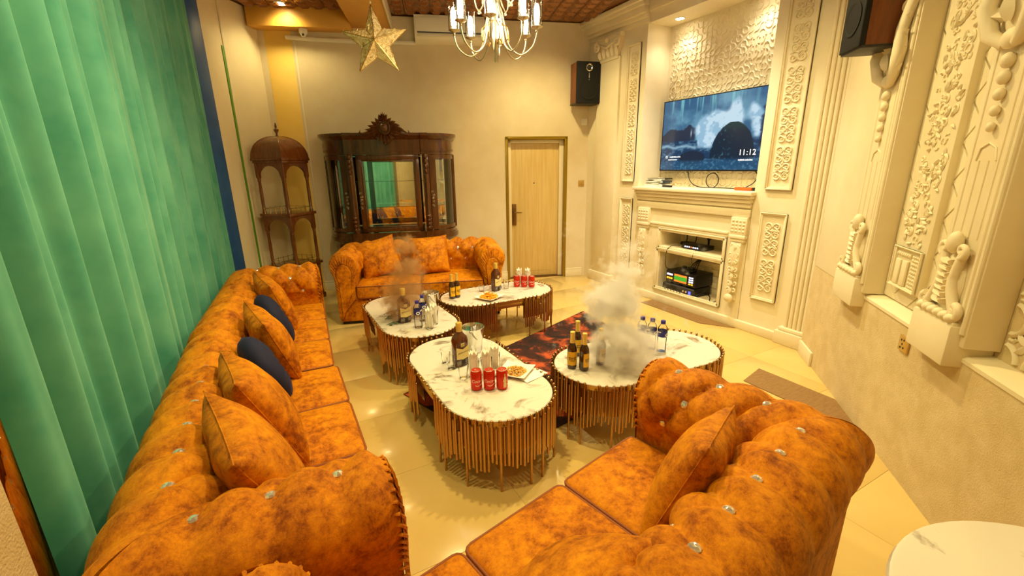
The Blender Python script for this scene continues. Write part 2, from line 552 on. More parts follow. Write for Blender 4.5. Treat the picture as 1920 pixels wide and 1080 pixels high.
# back wall with the door opening
DX0, DX1, DZ = 2.975, 3.86, 2.03
m = MB()
m.span(-0.02, DX0, 0, 0.22, 0, CEIL, BW)
m.span(DX1, 4.55, 0, 0.22, 0, CEIL, BW)
m.span(DX0, DX1, 0, 0.22, DZ, CEIL, BW)
wall_back = struct(m.build('wall_back', 'plaster', smooth=0))
struct(MB().bbox(0.075, 0.375, -0.004, 0.01, 0.0, 3.26, 0.001, BW).build('trim_4', 'yellow_paint'))
struct(MB().bbox(0.40, 0.415, -0.006, 0.01, 0.0, 3.13, 0.001, BW).build('trim_5', 'cream_paint'))
def baseboard(name, M, x0, x1, h=0.13, mt='cream_paint'):
    m = MB()
    m.bbox(x0, x1, -0.022, 0.0, 0, h * 0.78, 0.003, M)
    m.bbox(x0, x1, -0.014, 0.0, h * 0.78, h, 0.004, M)
    return struct(m.build(name, mt))
baseboard('baseboard_back', BW, DX1 + 0.002, 4.12)
baseboard('baseboard_back', BW, 0.38, DX0 - 0.002)
# door
door = struct(thing('door_1', 'pale wood door in an olive gold frame on the back wall', 'door', M=BW))
m = MB()
m.bbox(DX0 - 0.004, DX0 + 0.036, -0.012, 0.16, 0.0, DZ, 0.003)
m.bbox(DX1 - 0.036, DX1 + 0.004, -0.012, 0.16, 0.0, DZ, 0.003)
m.bbox(DX0 - 0.004, DX1 + 0.004, -0.012, 0.16, DZ - 0.036, DZ + 0.004, 0.003)
m.build('door_frame', 'olive_gold', door)
m = MB()
m.bbox(DX0 + 0.036, DX0 + 0.085, 0.06, 0.15, 0.0, DZ - 0.036, 0.004)
m.bbox(DX1 - 0.10, DX1 - 0.036, 0.05, 0.15, 0.0, DZ - 0.036, 0.004)
m.bbox(DX0 + 0.036, DX1 - 0.036, 0.06, 0.15, DZ - 0.085, DZ - 0.036, 0.004)
m.build('jamb', 'jamb_white', door)
leaf = MB().bbox(DX0 + 0.086, DX1 - 0.101, 0.085, 0.13, 0.02, DZ - 0.087, 0.004).build('door_leaf', 'door_wood', door)
MB().bbox(DX0 + 0.12, DX1 - 0.19, 0.081, 0.09, 0.10, DZ - 0.13, 0.002).build('veneer_panel', 'door_wood', leaf)
m = MB()
m.bbox(DX0 + 0.095, DX0 + 0.155, 0.062, 0.086, 0.80, 1.11, 0.006)
m.cyl((DX0 + 0.125, 0.066, 0.99), (DX0 + 0.125, 0.03, 0.99), 0.011, n=12)
m.tube([(DX0 + 0.125, 0.032, 0.99), (DX0 + 0.17, 0.030, 0.988), (DX0 + 0.23, 0.034, 0.985)], [0.010, 0.009, 0.007], 10)
for k in range(4):
    m.ball((DX0 + 0.125, 0.062, 0.84 + 0.03 * k), (0.008, 0.004, 0.008), 8, 4)
m.build('handle', 'bronze_handle', leaf)
MB().cyl((DX0 + 0.42, 0.086, 1.40), (DX0 + 0.42, 0.074, 1.40), 0.009, n=12).build('peephole', 'dark_grey', leaf)
MB().bbox(DX0 + 0.036, DX1 - 0.036, 0.03, 0.16, 0.0, 0.018, 0.003).build('threshold', 'bronze_handle', door)

# beams under the ceiling at the back left
beam = struct(MB().bbox(-0.03, 1.10, -0.20, 0.0, 3.245, CEIL + 0.005, 0.004, BW).build('trim_6', 'ochre_beam'))
struct(MB().bbox(1.10, 1.56, -3.3, -0.001, 3.30, CEIL + 0.005, 0.004, BW).build('trim_7', 'ochre_beam'))
struct(MB().bbox(1.56, 1.58, -3.3, -0.001, 3.285, CEIL, 0.003, BW).build('trim_8', 'plastic_white'))

# ------------------------------------------------------------------ media wall (fluted pilaster, niche, panels)
TX = 4.05
m = MB()
m.span(TX, 4.62, 4.18, 5.30, 0, CEIL)
m.span(TX, 4.62, 1.86, 2.64, 0, CEIL)
m.span(TX, 4.62, 2.64, 4.18, 3.19, CEIL)
m.span(4.42, 4.62, 2.64, 4.18, 0.0, 3.19)
wall_right = struct(m.build('wall_right', 'stone_cream', smooth=0))
m = MB()
for (x0, z0, z1) in ((TX - 0.02, 3.20, 3.25), (TX - 0.05, 3.25, 3.29), (TX - 0.09, 3.29, 3.36), (TX - 0.12, 3.36, 3.40), (TX - 0.15, 3.40, CEIL)):
    m.bbox(x0, TX + 0.01, 4.16, 5.235 + 0.33 * (TX - x0), z0, z1, 0.006)
m.build('cornice', 'stone_cream', wall_right)
m = MB()
m.bbox(TX - 0.03, TX + 0.01, 2.0, 4.16, 3.30, CEIL, 0.006)
m.build('cornice_strip', 'stone_cream', wall_right)
MB().bbox(TX - 0.035, TX + 0.01, 4.60, 5.02, 0.10, 2.94, 0.006).build('pilaster', 'stone_cream', wall_right)
MB().bbox(TX - 0.06, TX + 0.01, 4.56, 5.06, 0.0, 0.14, 0.008).build('pilaster_base', 'stone_cream', wall_right)

def spiral(c, r0, turns, a0, n=26, s=1, plane='yz', x=0.0, r1=0.1):
    """flat spiral in the local x-z plane"""
    pts = []
    for i in range(n):
        u = i / (n - 1)
        a = a0 + s * turns * 2 * PI * u
        r = r0 * (1 - u) + r0 * r1 * u
        pts.append((c[0] + r * math.cos(a), c[1], c[2] + r * math.sin(a)))
    return pts
def leaf_shape(mb, base, tip, w, t=0.012, M=None, n=7):
    """pointed leaf in the x-z plane, thick in the middle (towards -y)"""
    b = Vector(base); e = Vector(tip)
    d = e - b
    nrm = Vector((-d.z, 0, d.x)).normalized()
    L = []; C = []; Rr = []
    for i in range(n):
        u = i / (n - 1)
        ww = w * math.sin(PI * min(1, 0.12 + 0.88 * u)) * (1 - 0.25 * u) + 1e-4
        p = b + d * u
        bend = nrm * (math.sin(PI * u) * 0.08 * d.length)
        L.append(p + bend + nrm * ww); Rr.append(p + bend - nrm * ww)
        C.append(p + bend + Vector((0, -t * math.sin(PI * (0.15 + 0.8 * u)), 0)))
    mb.grid([L, C, Rr], M=M)
def scroll_motif(h, w, t=0.010):
    """mirrored scrolls and leaves, centred on the origin, in the x-z plane"""
    mb = MB()
    q = h / 4
    for sx in (-1, 1):
        for k, zc in enumerate((-1.45 * q, -0.45 * q, 0.55 * q, 1.45 * q)):
            up = 1 if k % 2 == 0 else -1
            p = spiral((sx * w * 0.27, 0, zc), w * 0.24, 1.35, (PI if sx > 0 else 0), 22, s=sx * up)
            mb.tube(p, [t * (0.95 - 0.4 * i / 21) for i in range(22)], 6, flat=0.8)
            leaf_shape(mb, (sx * w * 0.05, 0, zc), (sx * w * 0.48, 0, zc + up * q * 0.62), w * 0.07, t)
        for zc in (-0.95 * q, 0.95 * q):
            mb.tube([(sx * w * 0.05, 0, zc), (sx * w * 0.2, 0, zc + q * 0.12), (sx * w * 0.42, 0, zc), (sx * w * 0.3, 0, zc - q * 0.22)], t * 0.7, 6)
    mb.tube([(0, 0, -h * 0.46), (0, 0, h * 0.46)], t * 0.5, 6)
    for zc in (-q, 0, q):
        mb.ball((0, 0, zc), (w * 0.075, t * 1.2, w * 0.10), 10, 6)
    return mb
def panel_frame(mb, x0, x1, z0, z1, b=0.022, t=0.018, M=None):
    for k, (bb, tt) in enumerate(((b, t), (b * 0.45, t * 1.5))):
        mb.bbox(x0, x0 + bb, -tt, 0.004, z0, z1, 0.004, M)
        mb.bbox(x1 - bb, x1, -tt, 0.004, z0, z1, 0.004, M)
        mb.bbox(x0, x1, -tt, 0.004, z0, z0 + bb, 0.004, M)
        mb.bbox(x0, x1, -tt, 0.004, z1 - bb, z1, 0.004, M)
TW = frame((TX, 5.25, 0), (0, -1, 0))                 # media wall: x runs from the back corner towards the camera, room at y < 0
def ty(y): return 5.25 - y
def ornament_panel(ya, yb, z0, z1, n, parent=wall_right):
    """framed panel with n scroll motifs"""
    m = MB()
    panel_frame(m, ty(yb), ty(ya), z0, z1)
    fr = m.build('panel_frame', 'stone_cream', parent, M=TW)
    w = (yb - ya) - 0.10
    h = (z1 - z0 - 0.14) / n
    key = scroll_motif(h * 0.94, w).mesh('scroll_ornament', 'stone_cream', 50)
    for k in range(n):
        put('scroll_ornament', key, fr, Matrix.Translation(((ty(ya) + ty(yb)) / 2, -0.004, z0 + 0.07 + h * (k + 0.5))))
ornament_panel(4.26, 4.48, 1.43, 3.02, 5)
ornament_panel(4.26, 4.48, 0.22, 1.22, 3)
ornament_panel(2.29, 2.54, 1.40, 3.16, 5)
ornament_panel(2.29, 2.54, 0.35, 1.19, 2)
# capital of the left pilaster
cap = MB().bbox(ty(5.04), ty(4.56), -0.075, 0.0, 3.15, 3.20, 0.008).bbox(ty(4.99), ty(4.62), -0.05, 0.0, 2.91, 2.95, 0.01)
cap.prism([(ty(4.97), -0.04), (ty(4.64), -0.04), (ty(4.64), 0.0), (ty(4.97), 0.0)], 2.95, 3.15, top=[(ty(5.02), -0.065), (ty(4.58), -0.065), (ty(4.58), 0.0), (ty(5.02), 0.0)])
cap = cap.build('capital', 'stone_cream', wall_right, M=TW)
for sx in (-1, 1):
    m = MB()
    xc = ty(4.80) + sx * 0.185
    m.tube(spiral((xc, -0.085, 3.10), 0.055, 1.8, PI / 2, 30, s=-sx), [0.020 - 0.010 * i / 29 for i in range(30)], 8)
    m.build('volute', 'stone_cream', cap)
m = MB()
for k in range(5):
    x = ty(4.96) + 0.08 * k
    leaf_shape(m, (x, -0.048, 2.95), (x, -0.062, 3.06 + 0.03 * (k % 2)), 0.036, 0.03)
m.tube([(ty(4.95), -0.07, 3.12), (ty(4.80), -0.08, 3.06), (ty(4.65), -0.07, 3.12)], 0.014, 8)
m.ball((ty(4.80), -0.08, 3.15), (0.04, 0.03, 0.035), 10, 6)
m.build('acanthus', 'stone_cream', cap)
# fluted pilaster
m = MB()
for k in range(6):
    yc = 1.955 + k * 0.04
    m.cyl((TX - 0.014, yc, 0.16), (TX - 0.014, yc, CEIL), 0.0165, n=12)
m.span(TX - 0.012, TX + 0.01, 1.93, 2.18, 0.10, CEIL)
m.build('fluted_pilaster', 'stone_cream', wall_right)
m = MB()
m.bbox(TX - 0.075, TX + 0.01, 1.90, 2.22, 0.0, 0.125, 0.006)
m.bbox(TX - 0.055, TX + 0.01, 1.91, 2.20, 0.125, 0.16, 0.010)
m.build('pilaster_base', 'stone_cream', wall_right)
struct(MB().bbox(TX - 0.045, TX, 2.22, 4.56, 0.0, 0.085, 0.006).build('baseboard_right', 'stone_cream'))
# maze-like relief on the back of the niche
m = MB()
cs = 0.062
for i in range(25):
    for j in range(30):
        y0, z0 = 2.645 + i * cs, 1.375 + j * cs
        if y0 + cs > 4.18 or z0 + cs > 3.19:
            continue
        fl = random.random() < 0.5
        cens = [((0, 0), 0), ((1, 1), PI)] if fl else [((1, 0), PI / 2), ((0, 1), -PI / 2)]
        kind = random.random()
        for (cx, cz), a0 in cens:
            if kind < 0.55:
                pts = [(4.418, y0 + cs * (cx + 0.5 * math.cos(a0 + PI / 2 * k / 4)), z0 + cs * (cz + 0.5 * math.sin(a0 + PI / 2 * k / 4))) for k in range(5)]
            else:
                sg = 1 if cx == 0 else -1
                pts = [(4.418, y0 + cs * 0.5, z0 + cs * cz), (4.418, y0 + cs * 0.5, z0 + cs * (cz + (0.36 if cz == 0 else -0.36))), (4.418, y0 + cs * (0.5 + 0.3 * sg), z0 + cs * (cz + (0.40 if cz == 0 else -0.40)))]
            m.tube(pts, 0.0080, 6, flat=1.0)
rel = m.build('maze_relief', 'stone_cream', wall_right, 60)
tag(rel, kind='stuff')
# niche downlights
for k, yy in enumerate((3.90, 2.95)):
    t = thing('niche_downlight', 'small round recessed spotlight in the niche ceiling above the television' if k == 0 else 'recessed spotlight in the niche ceiling at the end nearer the fluted pilaster', 'light', (4.24, yy, 3.19))
    MB().lathe([(0.045, -0.006), (0.055, -0.006), (0.055, 0.002), (0.045, 0.002), (0.045, -0.006)], 24, cap=False).build('ring', 'plastic_white', t)
    MB().lathe([(0.001, -0.002), (0.045, -0.002), (0.045, 0.002), (0.001, 0.002)], 24).build('lens', 'lamp_disc', t)
    lamp('spot', 'SPOT', (0, 0, -0.02), LAMP['niche'], LAMP['white'], t, spot_size=R_(125), spot_blend=0.9, shadow_soft_size=0.04)

# ------------------------------------------------------------------ fireplace surround
fp = thing('fireplace_surround', 'cream carved fireplace surround with mantel and two open shelves under the television', 'fireplace')
m = MB()
FB = 0.36
m.span(TX, TX + FB, 2.645, 2.91, 0.0, 1.22); m.span(TX, TX + FB, 3.745, 4.175, 0.0, 1.22)
m.span(TX, TX + FB, 2.91, 3.745, 0.0, 0.15); m.span(TX, TX + FB, 2.91, 3.745, 0.62, 0.695); m.span(TX, TX + FB, 2.91, 3.745, 0.865, 1.22)
m.build('body', 'stone_cream', fp, 0)
bk = MB().span(TX + FB - 0.02, TX + FB + 0.005, 2.91, 3.745, 0.15, 0.865).build('back_panel', 'stone_cream', fp)
bw_me = MB().bbox(-0.09, 0.09, -0.008, 0.0, -0.033, 0.033, 0.003).mesh('brick', 'stone_cream')
BK = frame((TX + FB - 0.02, 3.745, 0), (0, -1, 0))
for r in range(6):
    for c in range(5):
        x = 0.02 + c * 0.19 + (0.09 if r % 2 else 0)
        if 0.09 <= x <= 0.745:
            put('brick', bw_me, bk, BK @ Matrix.Translation((x, 0, 0.19 + r * 0.074)))
m = MB()
m.bbox(TX - 0.085, 4.41, 2.615, 4.20, 1.335, 1.372, 0.006)
m.bbox(TX - 0.065, TX + 0.02, 2.63, 4.185, 1.30, 1.335, 0.010)
m.bbox(TX - 0.045, TX + 0.02, 2.64, 4.18, 1.26, 1.30, 0.012)
m.bbox(TX - 0.025, 4.41, 2.645, 4.175, 1.215, 1.26, 0.008)
m.build('mantel_shelf', 'stone_cream', fp)
m = MB()
m.bbox(TX - 0.025, TX + 0.002, 2.645, 4.16, 1.125, 1.20, 0.006)
m.bbox(TX - 0.018, TX + 0.002, 2.86, 3.94, 0.935, 0.965, 0.008)
m.bbox(TX - 0.010, TX + 0.002, 2.86, 3.94, 0.905, 0.935, 0.006)
m.build('frieze', 'stone_cream', fp)
for ya, yb in ((2.65, 2.82), (3.93, 4.12)):
    fb = MB().bbox(TX - 0.045, TX + 0.002, ya, yb, 0.95, 1.125, 0.006).build('frieze_block', 'stone_cream', fp)
    mm = MB()
    w = yb - ya
    for i in range(4):
        for j in range(4):
            mm.ball((TX - 0.045, ya + w * (i + 0.7) / 4.4, 0.965 + 0.145 * (j + 0.6) / 4.2), (0.007, 0.016, 0.013), 8, 4)
    mm.build('carving', 'stone_cream', fb, 60)
    cb = MB()
    cb.bbox(TX - 0.055, TX + 0.002, ya - 0.004, yb + 0.004, 0.91, 0.95, 0.010)
    cb.bbox(TX - 0.045, TX + 0.002, ya + 0.006, yb - 0.006, 0.875, 0.91, 0.010)
    cb = cb.build('corbel_cap', 'stone_cream', fp)
    cc = MB()
    yc = (ya + yb) / 2
    P = []
    for i in range(15):
        u = i / 14
        z = 0.875 - u * 0.60
        dpt = 0.040 + 0.030 * math.sin(u * PI * 1.6 + 0.4)
        wd = 0.062 - 0.020 * u + 0.014 * math.sin(u * PI * 2)
        P.append([(TX, yc - wd, z), (TX - dpt * 0.8, yc - wd * 0.85, z), (TX - dpt, yc, z), (TX - dpt * 0.8, yc + wd * 0.85, z), (TX, yc + wd, z)])
    cc.grid(P)
    cc = cc.build('corbel', 'stone_cream', fp, 60)
    mm = MB()
    M2 = frame((TX - 0.045, yc, 0), (0, -1, 0))
    for k in range(7):
        z = 0.83 - k * 0.075
        for sx in (-1, 1):
            mm.tube(spiral((sx * 0.030, -0.012 * math.sin(k), z), 0.028, 1.2, PI if sx > 0 else 0, 14, s=sx * (1 if k % 2 else -1)), 0.009, 6, M=M2)
        leaf_shape(mm, (0, -0.01, z + 0.03), (0, -0.02, z - 0.04), 0.02, 0.012, M2)
    mm.ball((0, -0.02, 0.30), (0.05, 0.03, 0.045), 10, 6, M2)
    mm.build('carving', 'stone_cream', cc, 60)
m = MB()
for (y0, y1, z0, z1) in ((2.905, 3.75, 0.69, 0.87), (2.905, 3.765, 0.145, 0.625)):
    panel_frame(m, ty(y1) - 0.04, ty(y0) + 0.04, z0 - (0.0 if z0 < 0.3 else 0.04), z1 + 0.035, 0.038, 0.016)
m.build('opening_frame', 'stone_cream', fp, M=TW)

# ------------------------------------------------------------------ diagonal wall with the carved columns
m = MB()
m.span(-0.02, 4.75, 0, 0.30, 0, 0.80, DW)
m.span(-0.02, 0.60, 0, 0.30, 0.80, CEIL, DW)
m.span(0.60, 4.75, 0.10, 0.30, 0.80, CEIL, DW)
wall_diag = struct(m.build('wall_diagonal', 'textured_plaster', smooth=0))
MB().bbox(0.0, 0.598, -0.003, 0.003, 0.80, CEIL, 0.001, DW).build('plain_panel', 'stone_cream', wall_diag)
m = MB()
P = [[(0.60, 0.10, 0.83), (4.7, 0.10, 0.83)], [(0.60, 0.02, 0.822), (4.7, 0.02, 0.822)], [(0.60, -0.006, 0.808), (4.7, -0.006, 0.808)], [(0.60, -0.006, 0.79), (4.7, -0.006, 0.79)], [(0.60, 0.05, 0.79), (4.7, 0.05, 0.79)]]
m.grid(P, M=DW)
m.build('ledge', 'cream_paint', wall_diag)
struct(MB().bbox(0.0, 0.30, -0.020, 0.0, 0, 0.12, 0.004, DW).build('baseboard_diagonal', 'stone_cream'))
def clip_poly(poly, x0, x1, z0, z1):
    def cut(ps, f, inter):
        out = []
        for i in range(len(ps)):
            a, b = ps[i - 1], ps[i]
            fa, fb = f(a), f(b)
            if fa >= 0: 
                if fb < 0: out.append(inter(a, b, fa, fb))
                else: pass
            if fb >= 0:
                if fa < 0: out.append(inter(a, b, fa, fb))
                out.append(b)
        return out
    it = lambda a, b, fa, fb: (a[0] + (b[0] - a[0]) * fa / (fa - fb), a[1] + (b[1] - a[1]) * fa / (fa - fb))
    for f in (lambda p: p[0] - x0, lambda p: x1 - p[0], lambda p: p[1] - z0, lambda p: z1 - p[1]):
        poly = cut(poly, f, it)
        if len(poly) < 3:
            return []
    return poly
# herringbone boards
hb_back = MB().span(0.985, 1.665, 0.094, 0.101, 0.83, CEIL, DW).build('herringbone_bed', 'cream_paint', wall_diag)
PX = Matrix(((1, 0, 0, 0), (0, 0, 1, 0), (0, 1, 0, 0), (0, 0, 0, 1)))    # polygon plane x,z
bw, bl = 0.135, 0.405
cnt = 0
for a in range(-4, 20):
    for b in range(-5, 6):
        for hv in (0, 1):
            # herringbone cell, later turned by 45 degrees
            u0 = a * bw - b * bl; v0 = a * bw + b * bl
            if hv == 0:
                rect = [(u0, v0), (u0 + bl, v0), (u0 + bl, v0 + bw), (u0, v0 + bw)]
            else:
                rect = [(u0 + bl, v0 + bw - bl + 0.0), (u0 + bl + bw, v0 + bw - bl), (u0 + bl + bw, v0 + bw), (u0 + bl, v0 + bw)]
            cu = sum(p[0] for p in rect) / 4; cv = sum(p[1] for p in rect) / 4
            g = 0.005
            rect = [(cu + (p[0] - cu) * (1 - 2 * g / (bl if hv == 0 else bw)), cv + (p[1] - cv) * (1 - 2 * g / (bw if hv == 0 else bl))) for p in rect]
            c45 = math.sqrt(0.5)
            pol = [((p[0] - p[1]) * c45 + 1.2, (p[0] + p[1]) * c45 + 0.2) for p in rect]
            pol = clip_poly(pol, 0.99, 1.66, 0.84, 2.75)
            if len(pol) >= 3:
                xs = [p[0] for p in pol]; zs = [p[1] for p in pol]
                if max(xs) - min(xs) > 0.03 and max(zs) - min(zs) > 0.03:
                    MB().prism(pol, 0.080, 0.096, DW @ PX).build('board', 'cream_paint', hb_back, 20)
                    cnt += 1
print('herringbone boards', cnt)
# raised strip with carvings
rs = MB().bbox(1.10, 1.40, 0.045, 0.097, 0.93, CEIL, 0.006, DW).build('carved_strip', 'cream_paint', wall_diag)
def carving_cluster(seed, w, h):
    r = random.Random(seed)
    mb = MB()
    for k in range(46):
        x, z = r.uniform(-w, w), r.uniform(-h, h)
        if r.random() < 0.5:
            a = r.uniform(0, 2 * PI)
            L = r.uniform(0.02, 0.05)
            leaf_shape(mb, (x, 0, z), (x + L * math.cos(a), -0.003, z + L * math.sin(a)), 0.010, 0.011, n=5)
        else:
            mb.tube(spiral((x, 0, z), r.uniform(0.014, 0.034), r.uniform(0.5, 1.1), r.uniform(0, 6), 10, s=r.choice((-1, 1)), r1=0.4), r.uniform(0.004, 0.008), 5)
    return mb
for k in range(6):
    carving_cluster(k, 0.11, 0.12).build('carving', 'cream_paint', rs, 60, DW @ Matrix.Translation((1.25, 0.044, 1.30 + k * 0.27)))
m = MB()
panel_frame(m, 1.11, 1.39, 0.94, 1.17, 0.014, 0.012)
for k in range(2):
    m.bbox(1.15 + 0.07 * k, 1.20 + 0.07 * k, -0.014, 0.0, 0.955, 1.10, 0.004)
for i in range(4):
    for j in range(9):
        m.ball((1.30 + 0.02 * i, -0.002, 0.965 + 0.021 * j), (0.009, 0.006, 0.008), 6, 4)
for i in range(7):
    m.ball((1.15 + 0.02 * i, -0.004, 1.13), (0.009, 0.010, 0.014), 6, 4)
m.build('carved_plaque', 'cream_paint', rs, 50, DW @ Matrix.Translation((0, 0.044, 0)))
def carved_column(s0, s1, zb):
    """pilaster with corbel block, acanthus scroll, bead drop and leaf capital"""
    c = MB()
    c.bbox(s0, s1, -0.03, 0.10, zb, CEIL, 0.006)
    for q in (0.0, 0.028):
        c.cyl((s1 - 0.018 - q, -0.034, zb + 0.06), (s1 - 0.018 - q, -0.034, CEIL), 0.011, n=10)
    for q in range(4):
        x = s0 + 0.035 + q * (s1 - s0 - 0.13) / 3
        c.cyl((x, -0.030, zb + 0.46), (x, -0.030, 1.64 if q in (1, 2) else CEIL), 0.005, n=8)
    col = c.build('carved_column', 'stone_cream', wall_diag, M=DW)
    MB().bbox(s0 - 0.03, s1 - 0.03, -0.075, 0.10, zb - 0.10, zb + 0.09, 0.010).bbox(s0 - 0.02, s1 - 0.035, -0.066, 0.08, zb + 0.085, zb + 0.105, 0.006).build('corbel_block', 'stone_cream', col)
    sc = MB()
    xm = (s0 + s1) / 2 - 0.02
    w = (s1 - s0) * 0.36
    z0 = zb + 0.105
    for sx in (-1, 1):
        path = []
        for i in range(26):
            u = i / 25
            path.append((xm + sx * (w * (0.92 - 0.42 * math.sin(u * PI) * (1 if u < 0.6 else 0.9) - 0.25 * u)), -0.055, z0 + 0.03 + u * 0.27))
        sc.tube(path, [0.022 - 0.008 * abs(i / 25 - 0.4) for i in range(26)], 8)
        sc.tube(spiral((xm + sx * w * 0.98, -0.06, z0 + 0.035), 0.036, 1.4, PI / 2, 22, s=-sx), [0.017 - 0.008 * i / 21 for i in range(22)], 8)
        sc.tube(spiral((xm + sx * w * 0.55, -0.06, z0 + 0.30), 0.032, 1.3, -PI / 2, 20, s=sx), [0.014 - 0.006 * i / 19 for i in range(20)], 8)
    for k in range(7):
        z = z0 + 0.05 + k * 0.030
        for sx in (-1, 1):
            leaf_shape(sc, (xm, -0.050, z), (xm + sx * w * 0.52, -0.055, z + 0.035), 0.015, 0.028)
    for k in range(6):
        sc.ball((xm - w + k * w * 0.4, -0.06, z0 + 0.012), (w * 0.22, 0.03, 0.022), 10, 6)
    sc.ball((xm, -0.06, z0 + 0.33), (0.035, 0.03, 0.05), 10, 6)
    sc.ball((xm, -0.032, z0 + 0.15), (w * 0.72, 0.028, 0.15), 14, 8)
    sc.build('acanthus_scroll', 'stone_cream', col, 60)
    bm_ = MB()
    for k in range(5):
        r = 0.030 - 0.0025 * k
        bm_.ball((xm, -0.045, 2.02 - k * 0.062), (r * 0.85, r * 0.8, r), 10, 8)
    bm_.tube([(xm - 0.06, -0.031, 1.64), (xm - 0.045, -0.032, 1.69), (xm, -0.032, 1.71), (xm + 0.045, -0.032, 1.69), (xm + 0.06, -0.031, 1.64)], 0.004, 6)
    bm_.build('bead_drop', 'stone_cream', col, 60)
    cp = MB()
    for sx in (-1, 1):
        cp.tube([(xm + sx * 0.03, -0.05, 2.08), (xm + sx * 0.10, -0.07, 2.13), (xm + sx * 0.14, -0.08, 2.24), (xm + sx * 0.10, -0.07, 2.36), (xm + sx * 0.15, -0.06, 2.50), (xm + sx * 0.12, -0.05, 2.64)], [0.02, 0.03, 0.034, 0.03, 0.028, 0.02], 8)
        for k in range(6):
            z = 2.10 + 0.085 * k
            leaf_shape(cp, (xm + sx * 0.05, -0.05, z), (xm + sx * 0.17, -0.065, z + 0.07), 0.03, 0.035)
    cp.ball((xm, -0.05, 2.10), (0.05, 0.03, 0.04), 10, 6)
    cp.ball((xm, -0.035, 2.36), (0.12, 0.04, 0.27), 14, 10)
    for k in range(5):
        leaf_shape(cp, (xm, -0.075, 2.16 + 0.09 * k), (xm, -0.085, 2.26 + 0.09 * k), 0.035, 0.03)
    cp.build('leaf_capital', 'stone_cream', col, 60)
    return col
carved_column(0.66, 0.985, 0.83)
carved_column(1.665, 1.965, 0.86)
# scrollwork lattice on the near part of the diagonal wall
m = MB()
cs = 0.17
for i in range(11):
    for j in range(15):
        x0, z0 = 1.99 + i * cs, 0.845 + j * cs
        for (cx, cz, a0) in ((0, 0, 0.0), (1, 0, PI / 2), (1, 1, PI), (0, 1, -PI / 2)):
            pts = [(x0 + cs * (cx + 0.36 * math.cos(a0 + PI / 2 * k / 6)), 0.098, z0 + cs * (cz + 0.36 * math.sin(a0 + PI / 2 * k / 6))) for k in range(7)]
            m.tube(pts, 0.013, 6)
        c = (x0 + cs / 2, z0 + cs / 2)
        for a in range(4):
            t = a * PI / 2 + PI / 4
            leaf_shape(m, (c[0], 0.099, c[1]), (c[0] + 0.062 * math.cos(t), 0.095, c[1] + 0.062 * math.sin(t)), 0.018, 0.014, n=5)
        m.tube([(c[0] - cs / 2, 0.099, c[1]), (c[0] - cs * 0.36, 0.099, c[1]), (c[0] - cs * 0.30, 0.099, c[1] + 0.012)], 0.009, 5)
lat = m.build('scrollwork_lattice', 'cream_paint', wall_diag, 60, DW)
tag(lat, kind='stuff')
# wall fittings
def plate(name, label, cat, M, w, h, mt, kind):
    t = thing(name, label, cat, M=M)
    MB().bbox(-w / 2, w / 2, -0.010, 0, -h / 2, h / 2, 0.004).build('plate', mt, t)
    if kind == 'switch':
        for k in (-1, 1):
            MB().bbox(k * w * 0.2 - w * 0.16, k * w * 0.2 + w * 0.16, -0.014, -0.008, -h * 0.3, h * 0.3, 0.003).build('rocker', mt, t)
    elif kind == 'socket':
        m = MB()
        for (x, z) in ((-0.02, 0.018), (0.004, 0.022), (-0.008, -0.002), (-0.02, -0.024), (0.008, -0.02)):
            m.bbox(x - 0.004, x + 0.004, -0.0125, -0.008, z - 0.005, z + 0.005, 0.001)
        m.build('socket_hole', 'dark_grey', t)
    else:
        MB().bbox(-w * 0.3, w * 0.3, -0.013, -0.008, -h * 0.3, h * 0.3, 0.003).build('cover', mt, t)
plate('light_switch', 'small gold light switch plate on the wall right of the door', 'switch', BW @ T(4.08, -0.001, 1.385), 0.085, 0.085, 'plastic_gold', 'switch')
plate('junction_plate', 'small white blank plate on the back wall under the loudspeaker', 'wall plate', BW @ T(4.10, -0.001, 2.22), 0.085, 0.085, 'plastic_white', 'blank')
plate('wall_socket', 'gold five-hole wall socket low on the diagonal plaster wall', 'socket', DW @ T(1.50, -0.001, 0.695), 0.095, 0.085, 'plastic_gold', 'socket')
# brown floor strips
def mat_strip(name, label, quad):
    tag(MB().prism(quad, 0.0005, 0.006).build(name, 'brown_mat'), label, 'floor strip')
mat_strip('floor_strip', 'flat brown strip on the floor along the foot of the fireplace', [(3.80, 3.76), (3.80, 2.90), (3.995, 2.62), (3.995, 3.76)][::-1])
mat_strip('floor_strip', 'flat brown strip on the floor between the orange sofa and the diagonal wall', [(3.03, 1.86), (3.02, 1.06), (3.33, 1.36), (3.33, 1.93)])
